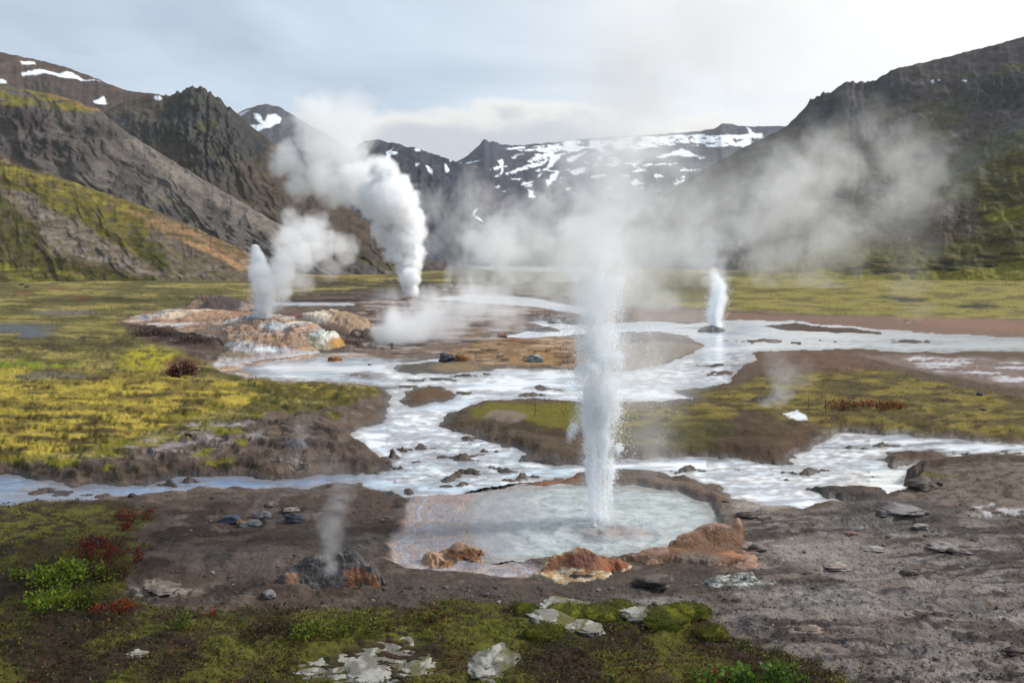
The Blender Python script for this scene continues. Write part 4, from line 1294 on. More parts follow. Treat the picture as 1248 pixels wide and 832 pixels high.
def stone(x, y, w, h, col, label, name='rock', cat='rock', group=None, sub=4, depth=0.8, col2=None, col3=None, mat=None, seed=None, sink=0.3, rough=.35, facets=9):
    seed = seed if seed is not None else int(x * 7 + y * 13)
    V, Fc = rock_shape(seed, sub, rough, facets)
    if w >= 60 and y > 600 and sink < .33:
        sink = .43
    if y > 600 and x > 870 and mat is None:
        sink = max(sink, .38)
        col = tuple(min(255, v * 1.16 + a_) for v, a_ in zip(col, (8, 3, 0)))
        col2 = tuple(min(255, v * 1.16 + a_) for v, a_ in zip(col2, (8, 3, 0))) if col2 else None
    m = mpp(y)
    dims = np.array([w * m / 2, w * m / 2 * depth, h * m / (2 - sink * 2) * (.5 if .33 < sink < .44 else .19 if sink > .44 else .8)])
    V = V * dims
    n = fbm(V[:, 0] / dims[0] * 1.3 + seed, V[:, 1] / dims[0] + V[:, 2] / dims[2] * .8, 4, 5)
    C = np.empty(V.shape)
    C[:] = P(*col)
    if col2:
        k = sstep(-.05, .25, n)[:, None]
        C += k * (P(*col2) - C)
    if col3:
        k = (sstep(.0, .3, fbm(V[:, 0] / dims[0] * 2.2 + seed, V[:, 2] / dims[2] * 1.4, 4, 9)) * sstep(-.2, .4, V[:, 2] / dims[2]))[:, None]
        C += k * (P(*col3) - C)
    g = gp(x, y)
    if y > 735:
        FOOT.append((g[0], g[1] + dims[1] * .5, dims[0] * .9, dims[1] * .9))
    o = make_mesh(name, V, Fc, mat or M_ROCK, col=np.clip(C, .01, .88))
    o.location = (g[0], g[1] + dims[1] * .5, g[2] + dims[2] * (1 - 2 * sink))
    o.rotation_euler = (0, 0, random.uniform(-.3, .3))
    return tag(o, label, cat, group)


LICH = ((116, 112, 102), (164, 162, 152), (96, 94, 58))
for i, (x, y, w, h, lb) in enumerate((
        (386, 820, 54, 18, 'pale lichen stone at the left end of the white cluster in front'), (432, 812, 62, 24, 'pale mottled lichen stone, tallest of the white cluster in front'),
        (482, 808, 64, 22, 'broad white lichen stone at the back of the front cluster'), (505, 822, 60, 20, 'grey white lichen stone at the right end of the front cluster'),
        (440, 832, 90, 20, 'long flat lichen stone at the bottom of the white cluster'), (598, 824, 66, 46, 'single pale lichen boulder right of the dry stalk'))):
    stone(x, y, w, h, *LICH[:1], lb, cat='rock', group='pale lichen stones in the heath', col2=LICH[1], col3=LICH[2] if i % 2 else None, sub=5, rough=.75, depth=1.7, sink=.45)
for x, y, w, h, lb in ((690, 748, 66, 14, 'low grey stone edged with moss below the rust mound'), (672, 762, 66, 15, 'flat pale stone in the dark heath left of the bright moss'), (713, 769, 50, 15, 'white flat stone lying alone in the dark heath'),
                       (778, 753, 44, 18, 'rounded grey stone between two bright moss cushions'), (800, 761, 40, 20, 'pale grey stone in front of the right moss cushion'), (762, 745, 44, 14, 'brownish low stone behind the moss cushions'), (828, 764, 24, 12, 'small pale stone poking from the right moss cushion'), (165, 799, 28, 9, 'small white stone alone in the left heath')):
    stone(x, y, w, h, (138, 134, 124), lb, group='stones along the heath edge', col2=(176, 172, 162), col3=(104, 100, 54), sub=5, rough=.5, sink=.35)
for x, y, w, h, lb in ((702, 755, 70, 14, 'long bright green moss cushion over the low stone'), (738, 756, 60, 15, 'lime moss cushion in the middle of the heath edge'), (757, 747, 46, 14, 'small lime moss cushion behind the others'), (818, 761, 70, 18, 'wide dark and lime moss cushion at the right end of the heath edge'),
                       (868, 777, 40, 13, 'yellow moss cushion at the edge of the grey gravel'), (842, 753, 50, 15, 'round green moss cushion next to the gravel'), (665, 779, 46, 16, 'yellow green moss cushion in the dark heath'), (640, 748, 36, 9, 'faint moss cushion near the rust mound foot')):
    o_ = stone(x, y, w, h * 1.25, (92, 96, 34), lb, name='moss_cushion', cat='moss', group='moss cushions along the heath edge', col2=(124, 124, 44), col3=(80, 84, 32), sub=5, rough=.22, facets=0, mat=M_MOSS, sink=.40)
    CUSH.append(o_)
DK = (92, 84, 80)
for x, y, w, h, c, c2, lb in (
        (800, 717, 56, 13, (104, 94, 86), (66, 58, 54), 'dark broken rock between the rust mound and the ridge'), (280, 638, 32, 14, (84, 92, 112), (62, 66, 80), 'bluish rock on the left mud flat'),
        (292, 640, 14, 8, (150, 104, 70), (176, 140, 100), 'tan chip leaning on the bluish rock'), (318, 631, 26, 9, (118, 112, 116), (84, 80, 84), 'grey flat rock behind the bluish rock'), (303, 642, 30, 8, (112, 112, 112), (84, 84, 86), 'low grey slab right of the bluish rock'),
        (352, 624, 24, 7, (150, 140, 130), (110, 100, 96), 'pale thin slab on the left mud flat'), (358, 637, 32, 13, (86, 88, 100), (62, 62, 72), 'slate coloured block right on the left mud flat'), (330, 617, 18, 6, (140, 124, 112), (96, 84, 80), 'small tan slab at the back of the left mud flat'),
        (268, 596, 18, 8, (104, 96, 78), (60, 54, 46), 'dark rock in the blue stream'), (160, 606, 10, 6, (60, 58, 60), (84, 80, 78), 'tiny black stone at the edge of the blue stream'),
        (328, 730, 22, 12, (130, 128, 130), (90, 84, 84), 'pale pebble heap at the foot of the vent mound'), (195, 722, 44, 9, (146, 132, 118), (112, 100, 92), 'flat beige stone in the left mud beside the heath'),
        (912, 631, 26, 12, (78, 72, 70), (54, 50, 48), 'dark crumbled rock on the right pool bank'), (932, 634, 20, 9, (96, 88, 84), (66, 60, 58), 'grey rock beside the dark crumbled one on the right pool bank'),
        (1112, 632, 56, 13, (112, 112, 114), (80, 80, 84), 'wide bluish grey outcrop at the top of the gravel slope'), (1124, 643, 22, 10, (136, 132, 130), (96, 92, 92), 'rounded grey boulder in front of the bluish outcrop'), (1085, 628, 40, 10, (96, 92, 92), (70, 66, 66), 'low dark ledge left of the bluish outcrop'),
        (1150, 668, 40, 11, (124, 122, 120), (84, 80, 80), 'grey cracked rock in the middle of the gravel slope'), (1172, 674, 28, 9, (110, 106, 104), (74, 70, 70), 'smaller grey rock right of the cracked one'), (1110, 702, 26, 11, (84, 78, 74), (62, 56, 54), 'dark lump alone on the gravel slope'),
        (904, 668, 34, 14, (118, 112, 108), (84, 78, 74), 'grey stone right of the rust ridge'), (928, 671, 30, 12, (104, 98, 96), (74, 68, 66), 'second grey stone right of the rust ridge'), (1038, 652, 14, 9, (146, 116, 100), (110, 90, 80), 'pinkish stone on the gravel slope'), (1068, 672, 34, 8, (140, 142, 140), (112, 110, 108), 'pale grey smooth hump on the gravel slope'),
        (1024, 694, 34, 12, (138, 128, 122), (102, 94, 90), 'pinkish grey rounded rock above the long crack'), (1240, 800, 30, 20, (72, 64, 60), (50, 44, 42), 'dark rock at the right edge of the gravel slope'), (985, 770, 60, 9, (120, 108, 100), (86, 78, 72), 'brown ledge above the leafy plant'),
        (1146, 592, 8, 6, (48, 42, 42), (70, 62, 60), 'tiny black stone on the brown mound by the river'), (1130, 597, 44, 16, (112, 102, 94), (78, 68, 62), 'brown bank rock at the tip of the mound by the river'),
        (885, 612, 10, 5, (92, 88, 86), (64, 60, 58), 'tiny grey stone by the white inlet'), (945, 611, 12, 6, (110, 110, 112), (80, 80, 82), 'small grey stone standing in the white inlet'),
        (544, 441, 26, 14, (92, 88, 92), (66, 62, 66), 'dark grey boulder at the left tip of the orange silica flat'), (564, 440, 20, 11, (150, 104, 66), (120, 84, 54), 'rust boulder beside the dark grey one on the silica flat'), (612, 411, 18, 9, (128, 70, 40), (92, 52, 34), 'rust red knob at the back of the silica flat'),
        (653, 441, 30, 11, (160, 162, 164), (116, 116, 120), 'pale grey dome on the orange silica flat'), (676, 391, 22, 7, (178, 176, 170), (120, 110, 100), 'white chip on the far brown flat'), (408, 442, 18, 11, (150, 92, 48), (120, 76, 44), 'orange boulder in the pale shallows'),
        (452, 451, 14, 10, (84, 80, 88), (60, 58, 64), 'dark stone standing in the pale shallows'), (374, 463, 12, 7, (110, 120, 134), (84, 90, 100), 'small bluish stone in front of the sinter mound'), (1195, 482, 8, 5, (76, 82, 110), (60, 64, 84), 'tiny blue stone on the right moss island'), (1199, 500, 10, 4, (104, 88, 92), (84, 70, 72), 'small mauve stone on the right moss island'),
        (238, 528, 12, 6, (70, 66, 68), (48, 46, 48), 'dark stone on the pale patch of the left mud bank'), (229, 533, 10, 6, (78, 72, 66), (110, 104, 90), 'dark stone beside the moss on the left mud bank'), (26, 348, 8, 3, (62, 54, 40), (48, 42, 32), 'dark lump on the far left plain'), (32, 350, 7, 2.5, (70, 60, 44), (48, 42, 32), 'second dark lump on the far left plain')):
    stone(x, y, w, h, c, lb, col2=c2, sub=4 if w > 12 else 3, rough=.55, facets=14)

# crusty boulders loose on the slope: many alike
protos = []
for k in range(7):
    Vr, Fr = rock_shape(900 + k, 3, .6, 14)
    cr = np.empty(Vr.shape)
    cr[:] = P(*((112, 104, 98), (88, 80, 76), (132, 124, 120), (100, 90, 82), (120, 108, 102), (78, 72, 70), (140, 134, 128))[k])
    cr += (sstep(-.1, .3, fbm(Vr[:, 0] * 2 + k, Vr[:, 1] * 2 + Vr[:, 2], 4, k)) * .6)[:, None] * (P(74, 68, 64) - cr)
    protos.append((Vr, Fr, cr))
_rk = []
LOOSE = [('small loose grey stone on the gravel slope right of the pool', 'loose stones on the gravel slope', (900, 1245, 625, 826), 80, (2.5, 8)),
         ('small loose brown stone on the bare mud left of the pool', 'loose stones on the left mud', (180, 480, 605, 735), 70, (3, 9)),
         ('small dark stone in the shallow braids of the river', 'stones in the river braids', (470, 640, 520, 590), 40, (3, 6)),
         ('small grey stone along the white inlet and bay', 'stones in the white bay', (880, 1100, 570, 600), 26, (3, 6)),
         ('small stone on the dark strip before the pool', 'stones before the pool', (480, 860, 712, 738), 34, (4, 10))]
meshes = {}
for lb, grp, (x0, x1, y0, y1), n, (a, b) in LOOSE:
    for i in range(n):
        x, y = random.uniform(x0, x1), random.uniform(y0, y1)
        if HEATH[np.abs(py - y).argmin(), np.abs(px - x).argmin()] > .4:
            continue
        k = random.randrange(7)
        g = gp(x, y)
        m = mpp(y)
        wd = (a + (b - a) * random.random() ** 2.2) * m / 2
        if k not in meshes:
            o = make_mesh('loose_stone', protos[k][0], protos[k][1], M_ROCK, col=protos[k][2])
            meshes[k] = o
        else:
            o = meshes[k].copy()
            COL.objects.link(o)
        o.scale = (wd, wd * random.uniform(.7, 1), wd * random.uniform(.35, .65))
        o.rotation_euler = (random.uniform(-.2, .2), random.uniform(-.2, .2), random.uniform(0, 6))
        o.location = (g[0], g[1], max(g[2], -.02) + o.scale[2] * .25)
        tag(o, lb, 'stone', grp)

# uncountable gravel
def scatter_tets(name, pts, sizes, cols, mat, flat=1.0, up=None):
    n = len(pts)
    base = np.array([[1, 1, 1], [1, -1, -1], [-1, 1, -1], [-1, -1, 1]], float) * .6
    q = rng.normal(size=(n, 3, 3))
    u0 = q[:, 0] / np.linalg.norm(q[:, 0], axis=1, keepdims=True)
    v0 = np.cross(u0, q[:, 1])
    v0 /= np.linalg.norm(v0, axis=1, keepdims=True)
    w0 = np.cross(u0, v0)
    M = np.stack([u0, v0, w0], 1)
    Vt = np.einsum('kj,njl->nkl', base, M) * np.asarray(sizes).reshape(-1, 1, 1)
    Vt[..., 2] *= flat
    Vt += np.asarray(pts)[:, None, :]
    fidx = np.array([[0, 1, 2], [0, 3, 1], [0, 2, 3], [1, 3, 2]])
    Fc = (np.arange(n)[:, None, None] * 4 + fidx[None]).reshape(-1, 3)
    C = np.repeat(np.asarray(cols), 4, 0)
    return Vt.reshape(-1, 3), Fc, C


def sample_ground(n, x0, x1, y0, y1, weight):
    """random grid cells inside a plan window, thinned by weight(row, col) and evened out over the true ground area"""
    r0, r1 = np.abs(py - y1).argmin(), np.abs(py - y0).argmin()
    c0, c1 = np.abs(px - x0).argmin(), np.abs(px - x1).argmin()
    rr_ = rng.integers(min(r0, r1), max(r0, r1), n)
    cc_ = rng.integers(c0, c1, n)
    k = rng.random(n) < weight(rr_, cc_)
    rr_, cc_ = rr_[k], cc_[k]
    a, b = rng.random(len(rr_)), rng.random(len(rr_))
    P00 = np.stack([GX[rr_, cc_], GY[rr_, cc_], GZ[rr_, cc_]], -1)
    P10 = np.stack([GX[rr_ + 1, cc_], GY[rr_ + 1, cc_], GZ[rr_ + 1, cc_]], -1)
    P01 = np.stack([GX[rr_, cc_ + 1], GY[rr_, cc_ + 1], GZ[rr_, cc_ + 1]], -1)
    return P00 + (P10 - P00) * a[:, None] + (P01 - P00) * b[:, None], rr_, cc_


LANDW = (SD < -3) & (STR < -4)
pts, r_, c_ = sample_ground(26000, -200, 1480, 600, 870, lambda r, c: (LANDW[r, c] & (HEATH[r, c] < .35)) * np.where(PX[r, c] > 860, .9, .35))
s_ = 0.010 + 0.022 * rng.random(len(pts)) ** 3
cg = GC[r_, c_] * rng.uniform(.6, 1.35, (len(pts), 1))
Vt, Ft, Ct = scatter_tets('gravel', pts, s_, cg, M_ROCK, .6)
tag(make_mesh('gravel', Vt, Ft, M_ROCK, col=np.clip(Ct, .01, .85), smooth=False), 'fine loose gravel strewn over the bare ground', 'gravel', kind='stuff')


# ------------------------------------------------------------------ low plants
def leaves(pts, size, cols, tilt=.9, aspect=.5, lift=None):
    """leaf quads at points, random facing"""
    n = len(pts)
    az = rng.uniform(0, 2 * np.pi, n)
    el = rng.normal(.5, tilt * .6, n)
    d = np.stack([np.cos(az) * np.cos(el), np.sin(az) * np.cos(el), np.sin(el)], 1)
    s = np.cross(d, rng.normal(size=(n, 3)))
    s /= np.linalg.norm(s, axis=1, keepdims=True) + 1e-9
    sz = np.asarray(size).reshape(-1, 1) * np.ones((n, 1))
    p = np.asarray(pts)
    a = p
    b = p + d * sz * .5 + s * sz * aspect * .5
    c = p + d * sz
    e = p + d * sz * .5 - s * sz * aspect * .5
    V_ = np.stack([a, b, c, e], 1).reshape(-1, 3)
    F_ = np.arange(n * 4).reshape(-1, 4)
    return V_, F_, np.repeat(np.asarray(cols), 4, 0)


def pick(cols, n, sd=.18):
    c = np.array([P(*q) for q in cols])[rng.integers(0, len(cols), n)]
    return np.clip(c * rng.uniform(1 - sd * 1.6, 1 + sd, (n, 1)), .005, .85)


# heath carpet in front: too many sprigs to count
hw = lambda r, c: np.clip(HEATH[r, c], 0, 1) * (.35 + .65 * sstep(-.3, .2, fbm(GX[r, c] / .5, GY[r, c] / .5, 3, 301)))
pts, r_, c_ = sample_ground(125000, -200, 1130, 612, 905, hw)
fk_ = np.ones(len(pts), bool)
for fx, fy, fa, fb in FOOT:
    fk_ &= ((pts[:, 0] - fx) / fa) ** 2 + ((pts[:, 1] - fy) / fb) ** 2 > 1
pts = pts[fk_]
n = len(pts)
X_, Y_ = pts[:, 0], pts[:, 1]
k1 = fbm(X_ / .9, Y_ / .9, 4, 52)
k2 = fbm(X_ / .55, Y_ / .55, 4, 303)
k3 = fbm(X_ / .7, Y_ / .7, 3, 305)
pts[:, 2] += np.abs(rng.normal(0, .02, n)) + .05 * sstep(-.1, .5, k2)
cb = pick([(60, 50, 34), (82, 64, 44), (50, 42, 32), (92, 76, 52), (70, 62, 36)], n)
cgreen = pick([(92, 100, 36), (112, 116, 40), (76, 84, 34), (134, 130, 50)], n)
cred = pick([(120, 52, 40), (104, 60, 44), (92, 44, 40)], n)
u_ = rng.random(n)
m_ = (k1 + .35 * rng.normal(0, 1, n) > .12)
cb[m_] = cgreen[m_]
m_ = (k3 > .42) & (u_ < .5)
cb[m_] = cred[m_]
m_ = u_ > .985
cb[m_] = P(170, 160, 120)
V_, F_, C_ = leaves(pts, .018 + .03 * rng.random(n) ** 2, cb)
tag(make_mesh('heath', V_, F_, M_LEAF, col=C_, smooth=False), 'brown and olive heath carpet in front', 'heath', kind='stuff')

for o_ in CUSH:
    me_ = o_.data
    vv = np.empty(len(me_.vertices) * 3, np.float32)
    me_.vertices.foreach_get('co', vv)
    vv = vv.reshape(-1, 3)
    ca_ = np.empty(len(me_.vertices) * 4, np.float32)
    me_.attributes['Col'].data.foreach_get('color', ca_)
    ca_ = ca_.reshape(-1, 4)[:, :3]
    top_ = np.where(vv[:, 2] > 0)[0]
    ii = top_[rng.integers(0, len(top_), 2600)]
    pt_ = vv[ii] + rng.normal(0, .012, (2600, 3))
    V_, F_, C_ = leaves(pt_, .012 + .014 * rng.random(2600), np.clip(ca_[ii] * rng.uniform(.6, 1.35, (2600, 1)), .01, .6), .8, .5)
    sp_ = make_mesh('sprigs', V_, F_, M_LEAF, o_, col=C_, smooth=False)
    sp_['kind'] = 'stuff'

# moss and grass tufts on the banks
LM_ = sstep(-12, 12, sd_poly([(-260, 440), (0, 420), (120, 420), (250, 450), (330, 466), (430, 470), (440, 478), (395, 490), (330, 496), (265, 506), (230, 520), (180, 532), (100, 552), (0, 570), (-260, 570)], PX, PY))
IT_ = sstep(-14, 14, sd_poly([(890, 470), (960, 455), (1040, 447), (1160, 470), (1260, 488), (1520, 500), (1520, 540), (1248, 533), (1040, 520), (960, 545), (820, 545), (740, 520), (745, 494), (850, 492)], PX, PY))
IL_ = sstep(-8, 8, sd_poly([(600, 492), (690, 492), (720, 496), (720, 520), (700, 526), (660, 520)], PX, PY))
mw_ = np.maximum(np.maximum(LM_, IT_), IL_) * (SD < -8)
pts, r_, c_ = sample_ground(200000, -200, 1480, 412, 572, lambda r, c: mw_[r, c] * sstep(-.35, .15, fbm(PX[r, c] / 26, PY[r, c] / 5, 4, 310)))
n = len(pts)
cb = GC[r_, c_] * rng.uniform(.75, 1.35, (n, 1)) * np.array([1.0, 1.0, .9])
sz = (.025 + .035 * rng.random(n)) * np.clip(pts[:, 1] / 24, .8, 1.8)
pts[:, 2] -= .01
V_, F_, C_ = leaves(pts, sz, np.clip(cb, .01, .6), .5, .35)
tag(make_mesh('moss_tufts', V_, F_, M_LEAF, col=C_, smooth=False), 'yellow and olive moss tufts on the banks', 'moss', kind='stuff')


fw_ = ((SD < -6) & (((PX < 300) & (PY < 470)) | ((PX < 480) & (PY < 352)) | ((PX > 860) & (PY < 386)))).astype(float)
pts, r_, c_ = sample_ground(110000, -240, 1500, 334, 425, lambda r, c: fw_[r, c] * sstep(-.2, .3, fbm(PX[r, c] / 40, PY[r, c] / 3, 4, 330)))
n = len(pts)
V_, F_, C_ = leaves(pts, (.0014 * pts[:, 1]) * rng.uniform(.6, 1.5, n), np.clip(GC[r_, c_] * rng.uniform(.8, 1.3, (n, 1)), .01, .6), .5, .4)
tag(make_mesh('plain_grass', V_, F_, M_LEAF, col=C_, smooth=False), 'tussock grass on the far plain', 'grass', kind='stuff')


def shrub(x, y, w, h, cols, n, leaf, label, name='low_shrub', cat='shrub', group=None, stems=26, spread=1.0, aspect=.55, stemcol=(70, 52, 40)):
    """leaves gathered on twigs that fan out from a root"""
    g = gp(x, y)
    m = mpp(y)
    rx, hh = w * m / 2, h * m
    root = empty(name, g, label, cat, group)
    P_, Sv, Sf = [], [], []
    per = max(3, n // stems)
    for i in range(stems):
        a, rr_ = random.uniform(0, 6.283), math.sqrt(random.random())
        bx, by = math.cos(a) * rr_ * rx * .75, math.sin(a) * rr_ * rx * .5
        zz0 = float(gz(*[float(v) for v in project(np.array([g[0] + bx]), np.array([g[1] + by]), np.array([0.0]))])[0]) - g[2]
        top = np.array([bx * 1.3 + random.uniform(-.1, .1) * rx, by * 1.3 + random.uniform(-.1, .1) * rx, zz0 + hh * (1.05 - .55 * rr_ ** 2) * random.uniform(.65, 1.1)])
        bot = np.array([bx * .8, by * .8, zz0 - .02])
        tw = max(.003, .012 * hh)
        k = len(Sv)
        for p_, rad in ((bot, tw), (top, tw * .4)):
            for j in range(3):
                Sv.append(p_ + np.array([math.cos(j * 2.1) * rad, math.sin(j * 2.1) * rad, 0]))
        for j in range(3):
            Sf.append([k + j, k + (j + 1) % 3, k + 3 + (j + 1) % 3, k + 3 + j])
        t = rng.random((per, 1)) ** .6
        P_.append(bot + (top - bot) * t + rng.normal(0, .06 * rx + .3 * leaf, (per, 3)) * spread)
    pt = np.concatenate(P_)
    V_, F_, C_ = leaves(pt, leaf * rng.uniform(.6, 1.3, len(pt)), pick(cols, len(pt)), .9, aspect)
    make_mesh('foliage', V_, F_, M_LEAF, root, col=C_, smooth=False)
    sv = np.array(Sv)
    tw_ = make_mesh('twigs', sv, np.array(Sf), M_STEM, root, col=np.tile(P(*stemcol), (len(sv), 1)))
    tw_['kind'] = 'stuff'
    return root


RED = [(156, 36, 46), (184, 48, 50), (130, 34, 44), (128, 58, 50), (90, 42, 40), (100, 70, 46)]
DRED = [(100, 46, 42), (84, 44, 38), (104, 66, 52), (76, 60, 40)]
GRN = [(160, 178, 46), (136, 158, 42), (182, 190, 64), (104, 128, 38), (84, 104, 36)]
shrub(116, 676, 78, 17, RED + DRED, 1500, .034, 'largest crimson shrub above the lime green plant', group='red shrubs in the heath')
shrub(165, 632, 56, 11, RED + DRED, 700, .034, 'small crimson shrub at the mud edge by the stream', group='red shrubs in the heath')
shrub(168, 684, 18, 14, RED, 220, .03, 'little scarlet sprig right of the largest crimson shrub', group='red shrubs in the heath', stems=8)
shrub(138, 746, 56, 12, [(160, 60, 40), (176, 90, 44), (120, 40, 36)], 520, .032, 'orange red shrub below the lime green plant', group='red shrubs in the heath')
shrub(138, 704, 62, 20, DRED + [(90, 90, 40)], 800, .032, 'brownish red shrub behind the lime green plant', group='red shrubs in the heath')
shrub(150, 645, 20, 10, RED, 120, .04, 'tiny red tuft just under the small crimson shrub', group='red shrubs in the heath', stems=8)
shrub(88, 708, 100, 19, GRN, 1700, .042, 'big lime green leafy plant among the red shrubs', name='leafy_plant', cat='plant', aspect=.7)
shrub(68, 738, 96, 13, GRN, 1100, .042, 'lower lime green leafy plant at the heath edge', name='leafy_plant', cat='plant', aspect=.6)
shrub(24, 706, 30, 14, GRN, 220, .04, 'small light green plant at the left edge of the heath', name='leafy_plant', cat='plant', stems=10)
shrub(112, 736, 40, 26, [(96, 110, 36), (84, 100, 34), (120, 130, 40)], 420, .04, 'mid green plant between lime plant and orange shrub', name='leafy_plant', cat='plant')
G2 = [(96, 128, 46), (80, 112, 40), (118, 148, 54), (66, 90, 34)]
shrub(925, 838, 116, 26, G2, 1100, .044, 'dark green round leaved plant at the bottom beside the gravel', name='leafy_plant', cat='plant', aspect=.9)
shrub(870, 842, 70, 22, G2 + [(150, 50, 36)], 600, .042, 'green plant with red leaves at the bottom edge', name='leafy_plant', cat='plant', aspect=.8)
shrub(380, 775, 60, 14, [(104, 118, 30), (124, 134, 38), (84, 96, 30)], 420, .045, 'bright green low shrub in the heath under the vent mound', cat='shrub')
shrub(440, 768, 80, 13, [(100, 112, 32), (84, 94, 30), (120, 124, 40)], 460, .045, 'wide green shrub in the middle of the heath')
shrub(520, 752, 60, 14, [(96, 100, 34), (140, 50, 40), (110, 110, 40), (80, 84, 32)], 320, .04, 'green shrub flecked with red at the heath edge')
shrub(330, 772, 60, 18, [(70, 54, 44), (92, 60, 48), (84, 76, 40)], 320, .04, 'brown twiggy shrub left of the bright green one')
shrub(225, 765, 26, 16, [(120, 134, 40), (96, 110, 36)], 120, .05, 'small pale green plant in the left heath', name='leafy_plant', cat='plant', stems=10)
shrub(258, 752, 12, 8, [(176, 60, 34), (150, 50, 30)], 40, .035, 'tiny orange red sprig in the left heath', stems=6)
shrub(222, 456, 40, 14, [(104, 66, 52), (92, 56, 46), (116, 82, 58), (90, 48, 40)], 900, .10, 'russet bush beside the pale silica shallows', name='low_bush', cat='bush', stems=40)
shrub(236, 418, 60, 5, [(74, 46, 42), (64, 48, 38), (80, 58, 44)], 700, .10, 'dark red heather at the left foot of the sinter mound', name='low_bush', cat='bush', stems=40)
shrub(180, 408, 60, 5, [(72, 48, 42), (62, 48, 38), (84, 64, 46)], 700, .10, 'dark heather stretching left from the sinter mound', name='low_bush', cat='bush', stems=40)
for x, y, w, lb in ((1025, 496, 40, 'left end of the red shrub strip on the moss island'), (1060, 497, 40, 'middle of the red shrub strip on the moss island'), (1085, 497, 32, 'brightest right end of the red shrub strip on the moss island')):
    shrub(x, y, w, 6, [(140, 56, 40), (122, 62, 42), (106, 72, 46), (100, 90, 46)], 420, .06, lb, group='red shrubs on the moss island')


def stalk(x, y, h, lean, label, col=(96, 84, 60), r=.006, buds=0):
    g = gp(x, y)
    m = mpp(y)
    root = empty('dry_stalk', g, label, 'stalk', 'dry stalks')
    nseg, hh = 8, h * m
    Vs, Fs = [], []
    for i in range(nseg + 1):
        t = i / nseg
        c_ = np.array([lean * m * t + .01 * math.sin(5 * t + x), .01 * math.sin(3 * t), hh * t - .03])
        for j in range(5):
            Vs.append(c_ + r * (1 - .6 * t) * np.array([math.cos(j * 1.257), math.sin(j * 1.257), 0]))
    for i in range(nseg):
        for j in range(5):
            Fs.append([i * 5 + j, i * 5 + (j + 1) % 5, i * 5 + 5 + (j + 1) % 5, i * 5 + 5 + j])
    make_mesh('stem', np.array(Vs), np.array(Fs), M_STEM, root, col=np.tile(P(*col), (len(Vs), 1)))
    p_ = np.array([[lean * m * t, 0, hh * t] for t in rng.uniform(.45, 1, 9)])
    V_, F_, C_ = leaves(p_, .03 * np.ones(9), pick([(100, 92, 56), (120, 110, 60)], 9), .4, .3)
    make_mesh('leaf', V_, F_, M_LEAF, root, col=C_, smooth=False)


stalk(566, 845, 96, 6, 'tall thin dry stalk in the heath beside the lichen stones', r=.007)
stalk(1047, 840, 52, 5, 'short olive stalk standing on the lower gravel slope', (110, 104, 50), .008)
stalk(80, 652, 34, -3, 'thin dry stalk in the left heath near the stream', r=.005)
stalk(652, 508, 20, 0, 'lonely thin stalk on the mossy middle island', (80, 72, 50), .012)
stalk(985, 500, 18, 0, 'left of two thin stalks beside the red shrub strip', (84, 72, 52), .012)
stalk(1006, 502, 18, 0, 'right of two thin stalks beside the red shrub strip', (84, 72, 52), .012)

